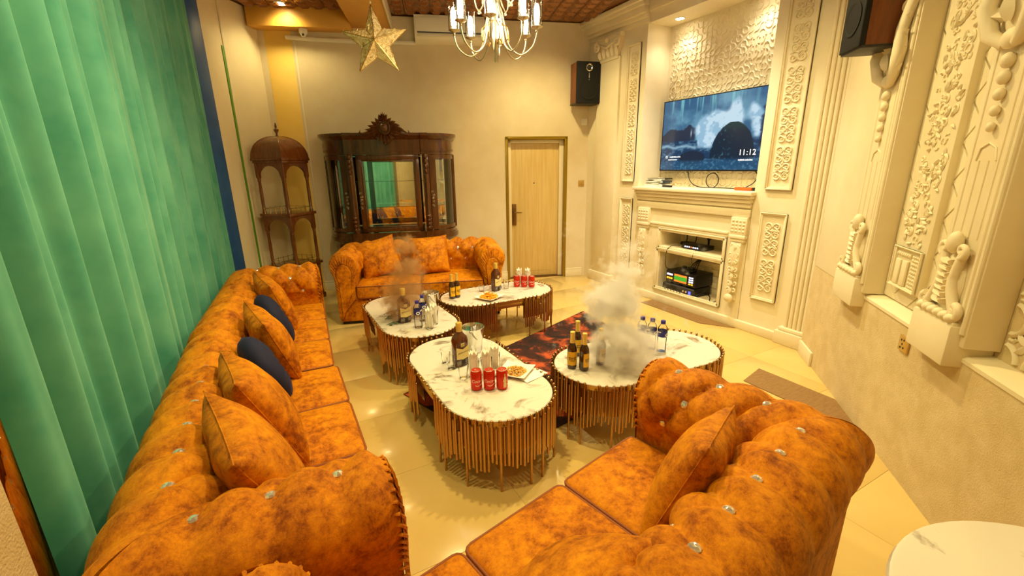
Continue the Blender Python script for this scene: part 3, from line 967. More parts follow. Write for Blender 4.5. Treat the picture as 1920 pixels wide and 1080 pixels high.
# ------------------------------------------------------------------ curtain
def make_curtain():
    t = thing('curtain', 'floor-length green velvet curtain in deep folds along the left wall', 'curtain')
    y0, y1 = 1.24, 5.47
    N = 560
    r = random.Random(3)
    ph = [0.0]
    # fold phase advances unevenly so the pleats differ in width
    for i in range(N):
        y = y0 + (y1 - y0) * i / N
        wl = 0.30 + 0.09 * math.sin(y * 2.1 + 1.0) - 0.05 * max(0, (y - 3.2) / 2.2)
        ph.append(ph[-1] + 2 * PI * ((y1 - y0) / N) / wl)
    VALLEY = [(1.40, 0.05, 0.045), (1.66, 0.085, 0.06), (1.90, 0.035, 0.03), (2.12, 0.06, 0.04), (2.42, 0.095, 0.045), (2.66, 0.05, 0.03), (2.86, 0.06, 0.03), (3.10, 0.095, 0.04), (3.20, 0.06, 0.025), (3.45, 0.05, 0.03), (3.66, 0.06, 0.03), (3.90, 0.07, 0.035), (4.12, 0.05, 0.03), (4.36, 0.08, 0.035), (4.58, 0.05, 0.03), (4.80, 0.06, 0.03), (5.02, 0.07, 0.035), (5.24, 0.05, 0.03)]
    P = []
    for k in range(17):
        u = k / 16
        z = 0.015 + u * (CEIL - 0.03)
        row = []
        for i in range(N + 1):
            y = y0 + (y1 - y0) * i / N
            a = ph[i]
            sway = 0.03 * math.sin(u * 2.6 + y) + 0.02 * u
            f = 0.018 * math.sin(a + 0.5 * math.sin(a * 0.37) + 0.6 * u) + 0.007 * math.sin(a * 2.1 + 1.0 + 1.5 * u) + 0.012 * math.sin(a * 0.31 + 0.4)
            for (yc, dep, wd) in VALLEY:
                f -= 1.5 * dep * (0.7 + 0.3 * u) * math.exp(-((y - yc - sway) / (wd * (1.25 - 0.35 * u))) ** 2)
            row.append((curtain_x(y) + 0.012 + f, y, z))
        P.append(row)
    m = MB().grid(P)
    o = m.build('cloth', 'curtain_velvet', t, 180)
    sd = o.modifiers.new('thickness', 'SOLIDIFY')
    sd.thickness = 0.004
    MB().cyl((curtain_x(1.2), 1.2, CEIL - 0.02), (curtain_x(5.5), 5.5, CEIL - 0.02), 0.012, n=10).build('rail', 'plastic_white', t)
make_curtain()

# ------------------------------------------------------------------ chesterfield sofas
def sofa_profile():
    """(inset from the outer face, height) from the seat up the inside, over the roll and down the back"""
    pts = [(0.245, 0.30), (0.245, 0.42), (0.250, 0.50), (0.258, 0.56)]
    for a in np.linspace(-22, 212, 26):
        pts.append((0.145 + 0.132 * math.cos(R_(a)), 0.650 + 0.132 * math.sin(R_(a))))
    pts += [(0.048, 0.53), (0.05, 0.45), (0.05, 0.30), (0.05, 0.07)]
    P = np.array(pts)
    seg = np.hypot(*np.diff(P, axis=0).T)
    L = np.concatenate([[0], np.cumsum(seg)])
    n = 84
    t = np.linspace(0, L[-1], n)
    Q = np.stack([np.interp(t, L, P[:, 0]), np.interp(t, L, P[:, 1])], 1)
    for _ in range(2):
        Q[1:-1] = (Q[:-2] + 2 * Q[1:-1] + Q[2:]) / 4
    d = np.gradient(Q, axis=0)
    nr = np.stack([d[:, 1], -d[:, 0]], 1)
    nr /= np.linalg.norm(nr, axis=1)[:, None]
    return t, Q, nr, L
PT, PQ, PN, PL = sofa_profile()
crest = int(np.argmax(PQ[:, 1]))
T3 = PT[crest] - 0.015
QS, PS = 0.13, 0.175
ROWS = [T3, T3 - QS, T3 - 2 * QS]
if PN[10][0] < 0:
    PN = -PN
def tuft(s, t):
    """height of the padding at length s along the piece and t over the profile"""
    if t > T3:
        a = b = s / PS
        k = max(0.0, 1 - (t - T3) / 0.34)
        h = (abs(math.sin(PI * a)) ** 0.9)
        return 0.032 * h * k + 0.014 * (1 - k)
    if t < ROWS[2]:
        a = s / PS
        k = max(0.0, 1 - (ROWS[2] - t) / 0.10)
        return 0.034 * (abs(math.sin(PI * a)) ** 0.8) * k + 0.004 * (1 - k)
    w = (t - T3) / (2 * QS)
    a = s / PS + w; b = s / PS - w
    return 0.044 * (abs(math.sin(PI * a)) * abs(math.sin(PI * b))) ** 0.45
BUTTON = MB().lathe([(0.0005, -0.004), (0.0165, -0.002), (0.0180, 0.002), (0.0135, 0.007), (0.0075, 0.010), (0.0005, 0.0105)], 9).mesh('crystal_button', 'crystal', 0)

def sofa_piece(parent, name, mapf, s_lo, s_hi, mitre_lo, mitre_hi, s_mid, parity=0.0):
    """sweep of the profile; mapf(s, inset, z) gives the local point. mitre ends follow the inset"""
    L = s_hi - s_lo
    n = max(24, int(L / 0.0145))
    grid = []
    cache_n = []
    for j in range(len(PT)):
        o, z = PQ[j]
        a = s_lo + (o if mitre_lo else 0.0)
        b = s_hi - (o if mitre_hi else 0.0)
        row = []
        for i in range(n + 1):
            s = a + (b - a) * i / n
            h = tuft(s - s_mid + parity * PS, PT[j])
            fade = 1.0
            if not mitre_lo: fade = min(fade, (s - a) / 0.05)
            if not mitre_hi: fade = min(fade, (b - s) / 0.05)
            fade = max(0.0, min(1.0, fade))
            h = h * fade - 0.006 * (1 - fade)
            mt_ = 1.0
            if mitre_lo: mt_ = min(mt_, (s - a) / 0.09)
            if mitre_hi: mt_ = min(mt_, (b - s) / 0.09)
            mt_ = max(0.0, min(1.0, mt_))
            h = h * mt_ + 0.018 * (1 - mt_)
            oo = o + PN[j][0] * h
            zz = z + PN[j][1] * h
            row.append(mapf(s, oo, zz))
        grid.append(row)
    m = MB().grid(grid)
    for e in (0, n):
        ring = [grid[j][e] for j in range(len(PT))]
        m.add(ring, [tuple(range(len(ring)))])
    ob = m.build(name, 'velvet', parent, 65)
    # crystal buttons
    for r, t in enumerate(ROWS):
        j = int(np.argmin(abs(PT - t)))
        o, z = PQ[j]
        a = s_lo + (o if mitre_lo else 0.0); b = s_hi - (o if mitre_hi else 0.0)
        off = 0.5 if r % 2 else 0.0
        k0 = math.ceil((a + 0.055 - s_mid) / PS + parity - off); k1 = math.floor((b - 0.055 - s_mid) / PS + parity - off)
        for k in range(k0, k1 + 1):
            s = s_mid + (k + off - parity) * PS
            p = Vector(mapf(s, o + PN[j][0] * 0.004, z + PN[j][1] * 0.004))
            q = Vector(mapf(s, o + PN[j][0] * 0.1, z + PN[j][1] * 0.1))
            nz = (q - p).normalized()
            nx = (Vector(mapf(s + 0.1, o, z)) - Vector(mapf(s, o, z))).normalized()
            M = frame(p, nx - nz * nx.dot(nz), None, nz)
            put('crystal_button', BUTTON, ob, M)
    return ob
CUSH = {}
def make_sofa(label, loc, rz, Wd, D, arms, nseat, group='orange chesterfield sofas'):
    t = thing('chesterfield_sofa', label, 'sofa', loc, rz, group)
    x0 = 0.25 if arms[0] else 0.0
    x1 = Wd - (0.25 if arms[1] else 0.0)
    YF = 0.035
    MB().bbox(0.055 if arms[0] else 0.0, Wd - (0.055 if arms[1] else 0.0), YF + 0.02, D - 0.055, 0.035, 0.30, 0.012).build('base', 'velvet', t)
    MB().bbox(x0 + 0.03, x1 - 0.03, YF + 0.008, YF + 0.03, 0.09, 0.27, 0.010).build('front_panel', 'velvet', t)
    MB().bbox(0.07, Wd - 0.07, YF + 0.04, D - 0.07, 0.0, 0.036, 0.004).build('plinth', 'dark_base', t)
    sofa_piece(t, 'backrest', lambda s, o, z: (s, D - o, z), 0.0, Wd, arms[0], arms[1], Wd / 2)
    for side in (0, 1):
        if not arms[side]:
            continue
        sx = (lambda o: o) if side == 0 else (lambda o: Wd - o)
        ar = sofa_piece(t, 'arm', (lambda s, o, z, sx=sx: (sx(o), s, z)), YF, D, False, True, YF + 0.14)
        # scroll-shaped front face, its gathered pleats and a plain inner panel
        m = MB()
        ring = [(sx(o), YF - 0.004, z) for o, z in PQ[6:-1]]
        ring2 = [(sx(0.147 + (o - 0.147) * 0.62), YF - 0.016, 0.06 + (z - 0.06) * 0.86 + 0.004) for o, z in PQ[6:-1]]
        m.grid([ring, ring2])
        m.build('arm_front_roll', 'velvet', ar, 65)
        m = MB()
        ring3 = [(sx(0.147 + (o - 0.147) * 0.60), YF - 0.012, 0.06 + (z - 0.06) * 0.855 + 0.004) for o, z in PQ[6:-1]]
        ring4 = [(sx(0.147 + (o - 0.147) * 0.54), YF - 0.026, 0.065 + (z - 0.06) * 0.83 + 0.004) for o, z in PQ[6:-1]]
        m.grid([ring3, ring4])
        m.add(ring4, [tuple(range(len(ring4)))])
        m.build('arm_front_panel', 'velvet', ar, 50)
        m = MB()
        for j in range(12, 62, 2):
            o, z = PQ[j]
            p = Vector((sx(o), YF + 0.018, z)); q = Vector((sx(0.147 + (o - 0.147) * 0.63), YF - 0.020, 0.06 + (z - 0.06) * 0.865 + 0.004))
            e = Vector((sx(o + PN[j][0] * 0.004), YF + 0.004, z + PN[j][1] * 0.004))
            m.tube([p, e, e.lerp(q, 0.5) + Vector((0, -0.006, 0)), q], [0.003, 0.0055, 0.0065, 0.004], 5)
        m.build('gathered_pleats', 'velvet', ar, 65)
    w = (x1 - x0) / nseat
    dd = D - 0.245 - YF + 0.02
    key = (round(w, 3), round(dd, 3))
    if key not in CUSH:
        a = MB().rbox((0, 0, 0), (w - 0.006, dd, 0.155), 0.035, 4, crown=0.022).mesh('seat_cushion', 'velvet', 65)
        pm = MB()
        rr = 0.034
        ring = []
        for (cx, cy, a0) in ((w / 2 - 0.003 - rr, dd / 2 - rr, 0), (-w / 2 + 0.003 + rr, dd / 2 - rr, PI / 2), (-w / 2 + 0.003 + rr, -dd / 2 + rr, PI), (w / 2 - 0.003 - rr, -dd / 2 + rr, 1.5 * PI)):
            for k in range(4):
                ang = a0 + PI / 2 * k / 3
                ring.append((cx + (rr - 0.004) * math.cos(ang), cy + (rr - 0.004) * math.sin(ang)))
        ring.append(ring[0])
        for zz in (0.062, -0.062):
            pm.tube([(x, y, zz) for x, y in ring], 0.0065, 6, caps=False)
        CUSH[key] = (a, pm.mesh('piping', 'velvet_piping', 65))
    for k in range(nseat):
        c = put('seat_cushion', CUSH[key][0], t, Matrix.Translation((x0 + w * (k + 0.5), YF - 0.02 + dd / 2, 0.365)))
        put('piping', CUSH[key][1], c)
    for (fx, fy) in ((0.1, YF + 0.08), (Wd - 0.1, YF + 0.08)):
        pass
    return t
make_sofa('orange tufted velvet sofa along the green curtain, near section with the rolled arm', (0.225, 1.035, 0), R_(90), 1.755, 0.775, (True, False), 3)
make_sofa('orange tufted velvet sofa by the curtain, the far section ending beside the domed shelf', (0.205, 2.80, 0), R_(86.8), 1.74, 0.765, (False, True), 3)
make_sofa('orange tufted velvet sofa in the right foreground seen from behind its back', (1.555, 1.368, 0), R_(192), 1.93, 0.83, (True, True), 3)
make_sofa('orange tufted velvet sofa standing in front of the glass display cabinet', (0.385, 4.775, 0), R_(-18.5), 1.87, 0.83, (True, True), 2)

# ------------------------------------------------------------------ cushions
def pillow_mesh(name, w, t, mt, seed, pinch=0.07):
    r = random.Random(seed)
    n = 26
    m = MB()
    wr = [(r.uniform(0, 6), r.uniform(4, 9), r.uniform(-1, 1)) for _ in range(5)]
    for sgn in (-1, 1):
        P = []
        for i in range(n + 1):
            row = []
            for j in range(n + 1):
                u = -1 + 2 * i / n; v = -1 + 2 * j / n
                x = u * w / 2 * (1 - pinch * (1 - v * v)) ; y = v * w / 2 * (1 - pinch * (1 - u * u))
                e = max(0.0, (1 - u * u) * (1 - v * v))
                h = t / 2 * e ** 0.42
                for (a, f, d) in wr:
                    h += 0.0035 * math.sin(f * (u + d * v) + a) * e ** 0.5 * (1 - e * 0.4)
                row.append((x, y, sgn * h))
            P.append(row)
        m.grid(P, flip=sgn < 0)
    me = m.mesh(name, mt, 75)
    bm = bmesh.new(); bm.from_mesh(me)
    bmesh.ops.remove_doubles(bm, verts=bm.verts, dist=0.0004)
    bm.to_mesh(me); bm.free()
    me.shade_smooth()
    return me
def round_mesh(name, d, t, mt):
    m = MB()
    n = 48
    for sgn in (-1, 1):
        P = []
        for i in range(13):
            u = i / 12
            row = []
            for k in range(n + 1):
                a = 2 * PI * k / n
                e = (1 - u ** 2.4) ** 0.5
                h = t / 2 * (e * (0.72 + 0.28 * min(1, u * 2.2)))
                h += 0.005 * math.cos(a * 12) * u * (1 - u) * 2.4
                row.append((d / 2 * u * math.cos(a), d / 2 * u * math.sin(a), sgn * h))
            P.append(row)
        m.grid(P, flip=sgn < 0)
    me = m.mesh(name, mt, 80)
    bm = bmesh.new(); bm.from_mesh(me)
    bmesh.ops.remove_doubles(bm, verts=bm.verts, dist=0.0004)
    bm.to_mesh(me); bm.free()
    me.shade_smooth()
    return me
def lean(p, yaw, tilt, roll=0.0):
    """cushion standing on edge: its face looks along yaw, leaning back by tilt, spun by roll"""
    f = Vector((math.cos(yaw) * math.cos(tilt), math.sin(yaw) * math.cos(tilt), math.sin(tilt)))
    up = Vector((-math.cos(yaw) * math.sin(tilt), -math.sin(yaw) * math.sin(tilt), math.cos(tilt)))
    side = up.cross(f)
    M = Matrix.Identity(4)
    for i in range(3):
        M[i][0], M[i][1], M[i][2] = side[i], up[i], f[i]
    M.translation = p
    return M @ Matrix.Rotation(roll, 4, 'Z')
PILLOW = [pillow_mesh('cover', 0.44, 0.185, 'velvet', k) for k in range(3)]
SEAM = MB()
rg = []
for k in range(4):
    for i in range(14):
        v = -1 + 2 * i / 14
        u, vv = [(1, v), (-v, 1), (-1, -v), (v, -1)][k]
        rg.append((u * 0.22 * (1 - 0.07 * (1 - vv * vv)), vv * 0.22 * (1 - 0.07 * (1 - u * u)), 0))
rg.append(rg[0])
SEAM = SEAM.tube(rg, 0.0022, 5, caps=False).mesh('seam', 'velvet', 65)
def pillow(label, p, yaw, tilt, roll=0.0, kind=0, s=1.0, group='orange velvet cushions'):
    t = thing('throw_pillow', label, 'cushion', M=lean(p, yaw, tilt, roll) @ Matrix.Scale(s, 4), group=group)
    put('cover', PILLOW[kind], t)
    put('seam', SEAM, t)
NAVY = round_mesh('cover', 0.40, 0.15, 'navy_fabric')
def navy(label, p, yaw, tilt):
    t = thing('round_cushion', label, 'cushion', M=lean(p, yaw, tilt), group='round navy cushions')
    put('cover', NAVY, t)
    put('crystal_button', BUTTON, t, Matrix.Translation((0, 0, 0.053)))
SEATZ = 0.462
pillow('square orange velvet cushion nearest the rolled arm of the curtain-side sofa', (-0.165, 1.53, SEATZ + 0.205), R_(12), R_(24), R_(4), 0, 1.10)
pillow('square orange velvet cushion between the nearest orange one and a round navy cushion', (-0.170, 1.99, SEATZ + 0.205), R_(12), R_(24), R_(-3), 1, 1.08)
navy('round navy cushion nearer the camera, beside the large orange cushions', (-0.165, 2.42, SEATZ + 0.190), R_(14), R_(20))
pillow('square orange velvet cushion between the two round navy cushions', (-0.130, 2.82, SEATZ + 0.20), R_(12), R_(20), R_(5), 2, 1.0)
navy('round navy cushion farther from the camera, near the end of the curtain-side sofa', (-0.115, 3.26, SEATZ + 0.190), R_(12), R_(20))
pillow('square orange velvet cushion farthest along the curtain-side sofa, behind a navy cushion', (-0.105, 3.72, SEATZ + 0.20), R_(12), R_(20), R_(6), 1, 1.0)
pillow('square orange velvet cushion leaning in the corner of the right foreground sofa', (1.085, 0.80, SEATZ + 0.20), R_(112), R_(20), R_(10), 0, 0.95)
pillow('square orange velvet cushion at the bottom edge of the picture on the right foreground sofa', (0.50, 0.69, SEATZ + 0.150), R_(112), R_(50), R_(-10), 2, 0.92)
pillow('square orange velvet cushion at the left end of the sofa before the display cabinet', (0.955, 5.00, SEATZ + 0.20), R_(-108), R_(20), R_(14), 1)
pillow('square orange velvet cushion in the middle of the sofa before the display cabinet', (1.50, 4.84, SEATZ + 0.20), R_(-108), R_(20), R_(3), 2)
# ------------------------------------------------------------------ display cabinet
def make_cabinet():
    t = thing('display_cabinet', 'dark mahogany bow-front display cabinet with glass doors and a carved crest', 'cabinet', M=BW @ T(1.425, -0.02, 0))
    def side_curve(g=0.0, n=9):
        return [(0.50 + (0.31 + g) * math.sin(PI / 2 * k / (n - 1)), -0.06 - (0.36 + g) * math.cos(PI / 2 * k / (n - 1))) for k in range(n)]
    def outline(g=0.0, mid=0.0):
        r = side_curve(g)
        front = [(-0.40, -0.47 - g - mid), (-0.2, -0.485 - g - mid), (0.2, -0.485 - g - mid), (0.40, -0.47 - g - mid), (0.41, -0.49 - g), (0.50, -0.49 - g)]
        left = [(-x, y) for x, y in reversed(r)]
        return [(-0.81 - g, 0.0)] + left + [(-0.50, -0.49 - g), (-0.41, -0.49 - g)] + front + r + [(0.81 + g, 0.0)]
    m = MB().prism(outline(-0.02), 0.07, 0.70)
    body = m.build('base', 'mahogany', t, 40)
    MB().prism(outline(0.02), 0.0, 0.075).build('plinth', 'mahogany', t, 40)
    for k in (-1, 0, 1):
        if k == 0:
            MB().bbox(-0.33, 0.33, -0.49, -0.45, 0.14, 0.64, 0.010).build('base_door', 'mahogany', body)
    m = MB()
    m.prism(outline(0.0), 0.70, 0.74, top=outline(0.035))
    m.prism(outline(0.035), 0.74, 0.775)
    m.prism(outline(0.02), 0.775, 0.80)
    m.prism(outline(0.0), 0.80, 0.845)
    m.build('waist_moulding', 'mahogany', t, 40)
    m = MB()
    m.prism(outline(-0.005), 1.80, 1.84)
    m.prism(outline(0.012), 1.84, 1.865)
    m.prism(outline(0.0), 1.865, 1.975)
    m.prism(outline(0.0), 1.975, 2.02, top=outline(0.05))
    m.prism(outline(0.055), 2.02, 2.05)
    m.build('cornice', 'mahogany', t, 40)
    MB().span(-0.79, 0.79, -0.02, 0.0, 0.845, 1.80).build('mirror_back', 'mirror', t)
    for z in (1.16, 1.48):
        MB().prism([(x * 0.96, y * 0.93) for x, y in outline(-0.03)], z, z + 0.006).build('glass_shelf', 'pane', t, 40)
    # posts with carved ends
    for x, y in ((-0.455, -0.462), (0.455, -0.462), (-0.80, -0.05), (0.80, -0.05)):
        big = abs(x) < 0.6
        r = 0.030 if big else 0.022
        p = MB()
        p.bbox(x - r * 1.3, x + r * 1.3, y - r * 0.6, y + r * 1.2, 0.845, 1.80, 0.006)
        p.lathe([(r * 0.75, 1.05), (r * 1.0, 1.08), (r * 0.7, 1.11), (r * 0.72, 1.50), (r * 1.0, 1.53), (r * 0.8, 1.56)], 12, (x, y - r * 0.5, 0))
        p = p.build('post', 'mahogany', t, 40)
        c = MB()
        for zz, hh in ((1.67, 0.11), (0.95, 0.09)):
            for k in range(4):
                z = zz + hh - k * hh * 0.55
                c.ball((x, y - r * 0.9, z), (r * (1.05 - 0.14 * k), r * 0.9, hh * 0.30), 10, 6)
                for sx in (-1, 1):
                    c.tube(spiral((x + sx * r * 0.75, y - r * 1.1, z), r * 0.5, 1.1, PI / 2, 12, s=-sx), r * 0.17, 5)
        c.build('carving', 'mahogany', p, 60)
    # middle door
    d = MB()
    x0, x1, z0, z1, b = -0.375, 0.375, 0.855, 1.795, 0.058
    for (a, c_, e, f) in ((x0, x0 + b, z0, z1), (x1 - b, x1, z0, z1), (x0, x1, z0, z0 + b), (x0, x1, z1 - b, z1)):
        d.bbox(a, c_, -0.49, -0.455, e, f, 0.006)
    for (a, c_, e, f) in ((x0 + b, x0 + b + 0.014, z0 + b, z1 - b), (x1 - b - 0.014, x1 - b, z0 + b, z1 - b), (x0 + b, x1 - b, z0 + b, z0 + b + 0.014), (x0 + b, x1 - b, z1 - b - 0.014, z1 - b)):
        d.bbox(a, c_, -0.497, -0.46, e, f, 0.005)
    d = d.build('middle_door', 'mahogany', t)
    MB().span(x0 + b, x1 - b, -0.475, -0.471, z0 + b, z1 - b).build('pane', 'pane', d)
    def handle(parent, x, y, z, s=1):
        h = MB()
        for k in range(5):
            h.tube(spiral((x + (0.006 if k % 2 else -0.006), y, z + (k - 2) * 0.042), 0.016, 1.2, k, 12, s=1 if k % 2 else -1), 0.004, 5)
        h.ball((x, y - 0.006, z - 0.105), 0.009, 8, 6)
        h.build('handle', 'antique_silver', parent, 60)
    handle(d, x0 + 0.026, -0.497, 1.26)
    # bowed side doors
    for sx in (-1, 1):
        c = [(sx * x, y) for x, y in side_curve(0.0, 13)]
        ci = [(sx * x, y) for x, y in side_curve(-0.03, 13)]
        def arc_slab(mb, i0, i1, za, zb):
            q = c[i0:i1 + 1]; qi = ci[i0:i1 + 1]
            mb.prism(q + qi[::-1], za, zb)
        s = MB()
        arc_slab(s, 0, 12, 0.855, 0.905); arc_slab(s, 0, 12, 1.745, 1.795)
        arc_slab(s, 0, 2, 0.905, 1.745); arc_slab(s, 11, 12, 0.905, 1.745)
        sd = s.build('side_door', 'mahogany', t, 40)
        g = [(sx * x, y) for x, y in side_curve(-0.014, 13)][2:12]
        gi = [(sx * x, y) for x, y in side_curve(-0.018, 13)][2:12]
        MB().prism(g + gi[::-1], 0.905, 1.745).build('pane', 'pane', sd, 60)
        handle(sd, sx * 0.53, -0.43, 1.26)
    # carved crest
    c = MB()
    dia = [(-0.235, 2.035), (-0.16, 2.075), (-0.12, 2.14), (-0.05, 2.19), (0.0, 2.25), (0.05, 2.19), (0.12, 2.14), (0.16, 2.075), (0.235, 2.035), (0.13, 2.015), (0.06, 1.955), (0.0, 1.92), (-0.06, 1.955), (-0.13, 2.015)]
    c.add([(x, -0.545, z) for x, z in dia] + [(x, -0.515, z) for x, z in dia], [tuple(range(14)), tuple(range(27, 13, -1))] + [(i, (i + 1) % 14, 14 + (i + 1) % 14, 14 + i) for i in range(14)])
    c = c.build('crest', 'mahogany', t, 30)
    k = MB()
    k.ball((0, -0.565, 2.105), (0.046, 0.035, 0.050), 14, 10)
    k.tube([(0.066 * math.cos(a), -0.555, 2.105 + 0.074 * math.sin(a)) for a in np.linspace(0, 2 * PI, 21)], 0.011, 6, caps=False)
    for sx in (-1, 1):
        for (bx, bz, tx, tz, w) in ((0.07, 2.09, 0.27, 2.045, 0.026), (0.07, 2.10, 0.225, 2.085, 0.026), (0.065, 2.12, 0.19, 2.13, 0.026), (0.06, 2.14, 0.145, 2.175, 0.024), (0.045, 2.16, 0.095, 2.215, 0.022), (0.025, 2.175, 0.05, 2.25, 0.020),
                                    (0.06, 2.07, 0.20, 2.02, 0.024), (0.05, 2.05, 0.13, 1.99, 0.022), (0.035, 2.035, 0.075, 1.95, 0.020), (0.015, 2.03, 0.025, 1.915, 0.018)):
            leaf_shape(k, (sx * bx, -0.55, bz), (sx * tx, -0.56, tz), w, 0.026)
        k.tube([(sx * 0.12, -0.555, 2.03), (sx * 0.19, -0.555, 2.045), (sx * 0.25, -0.55, 2.03), (sx * 0.29, -0.545, 2.055), (sx * 0.275, -0.545, 2.075)], [0.012, 0.014, 0.012, 0.009, 0.005], 7)
    for i in range(5):
        leaf_shape(k, (0, -0.55, 2.18), (0.05 * (i - 2) / 2 * 0.9, -0.56, 2.285 - 0.014 * abs(i - 2)), 0.015, 0.018)
    k.ball((0, -0.56, 1.93), (0.014, 0.014, 0.02), 8, 6)
    k.build('crest_carving', 'mahogany', c, 60)
    c = MB()
    for sx in (-1, 1):
        c.tube(spiral((sx * 0.05, -0.535, 0.775), 0.035, 1.2, PI if sx > 0 else 0, 16, s=sx), 0.009, 6)
        leaf_shape(c, (sx * 0.06, -0.53, 0.775), (sx * 0.14, -0.535, 0.785), 0.016, 0.016)
    c.build('waist_carving', 'mahogany', t, 60)
make_cabinet()

# ------------------------------------------------------------------ domed corner shelf
def make_etagere():
    t = thing('domed_shelf', 'mahogany display stand with a domed roof, arches and two open tiers beside the cabinet', 'shelf', (0.135, 6.10, 0), R_(45))
    h = 0.205
    def slab(z, th, g, name='shelf', mt='mahogany_red'):
        return MB().bbox(-h - g, h + g, -h - g, h + g, z - th, z, 0.006).build(name, mt, t)
    MB().bbox(-h - 0.01, h + 0.01, -h - 0.01, h + 0.01, 0.0, 0.07, 0.008).build('plinth', 'mahogany_red', t)
    for z in (0.50, 1.135):
        slab(z, 0.035, 0.018)
    slab(1.775, 0.030, 0.022, 'eave')
    slab(1.745, 0.028, 0.010, 'architrave')
    tiers = ((0.07, 0.465, False), (0.50, 1.10, True), (1.135, 1.72, True))
    for z0, z1, arch in tiers:
        for sx in (-1, 1):
            for sy in (-1, 1):
                m = MB()
                x, y = sx * (h - 0.022), sy * (h - 0.022)
                L = z1 - z0
                top = 0.72 if arch else 0.97
                m.lathe([(0.024, z0), (0.024, z0 + 0.02), (0.018, z0 + 0.03), (0.0195, z0 + L * 0.4), (0.0165, z0 + L * top - 0.05), (0.022, z0 + L * top - 0.04), (0.018, z0 + L * top - 0.03), (0.027, z0 + L * top), (0.018, z0 + L * top + 0.004)], 12, (x, y, 0))
                if arch:
                    m.bbox(x - 0.021, x + 0.021, y - 0.021, y + 0.021, z0 + L * top, z1, 0.003)
                m.build('column', 'mahogany_red', t, 40)
        if not arch:
            continue
        L = z1 - z0
        zs = z0 + L * 0.72
        rr = h - 0.045
        for k in range(4):
            Rk = Matrix.Rotation(k * PI / 2, 4, 'Z') @ Matrix.Translation((0, -h + 0.018, 0))
            # arched fascia: strip between the arch and the slab above
            a_ = MB()
            f, b = [], []
            top_, low_ = [], []
            for i in range(17):
                a = PI * i / 16
                low_.append((-rr * math.cos(a), zs + min(rr * 0.82, z1 - zs - 0.012) * math.sin(a)))
                top_.append((-(h - 0.034) * math.cos(a) if i in (0, 16) else -(h - 0.034) + 2 * (h - 0.034) * i / 16, z1))
            for yy in (-0.011, 0.011):
                a_.grid([[(x, yy, z) for x, z in low_], [(x, yy, z) for x, z in top_]])
            a_.grid([[(x, -0.011, z) for x, z in low_], [(x, 0.011, z) for x, z in low_]])
            a_.build('arch', 'mahogany_red', t, 40, Rk)
        # gallery rail
        for k in range(4):
            Rk = Matrix.Rotation(k * PI / 2, 4, 'Z') @ Matrix.Translation((0, -h + 0.010, z0))
            g = MB()
            g.cyl((-h + 0.03, 0, 0.058), (h - 0.03, 0, 0.058), 0.0025, n=6)
            for i in range(5):
                x = -h + 0.045 + i * (2 * h - 0.09) / 4
                g.lathe([(0.005, 0.0), (0.0025, 0.01), (0.004, 0.03), (0.002, 0.045), (0.004, 0.062), (0.0015, 0.075)], 6, (x, 0, 0))
            g.build('gallery_rail', 'brass', t, 50, Rk)
    # four-sided dome with ribs and finial
    dome = MB()
    prof = []
    for i in range(12):
        a = PI / 2 * i / 11
        prof.append((h * 1.0 * math.cos(a) ** 0.9 + 0.012, 1.775 + 0.245 * math.sin(a)))
    P = []
    for k in range(4):
        Rk = Matrix.Rotation(k * PI / 2, 4, 'Z')
        dome.grid([[(-r, -r, z), (r, -r, z)] for r, z in prof], M=Rk)
    dome.prism([(-0.012, -0.012), (0.012, -0.012), (0.012, 0.012), (-0.012, 0.012)], 2.0, 2.022)
    dome = dome.build('dome', 'mahogany_red', t, 40)
    m = MB()
    for sx in (-1, 1):
        for sy in (-1, 1):
            m.tube([(sx * r, sy * r, z) for r, z in prof], 0.006, 6)
    m.build('rib', 'mahogany_red', dome, 60)
    MB().lathe([(0.014, 2.01), (0.016, 2.03), (0.010, 2.04), (0.012, 2.06), (0.026, 2.085), (0.028, 2.10), (0.020, 2.105), (0.010, 2.115), (0.014, 2.135), (0.008, 2.15), (0.010, 2.16), (0.001, 2.175)], 14).build('finial', 'mahogany_red', t, 50)
make_etagere()

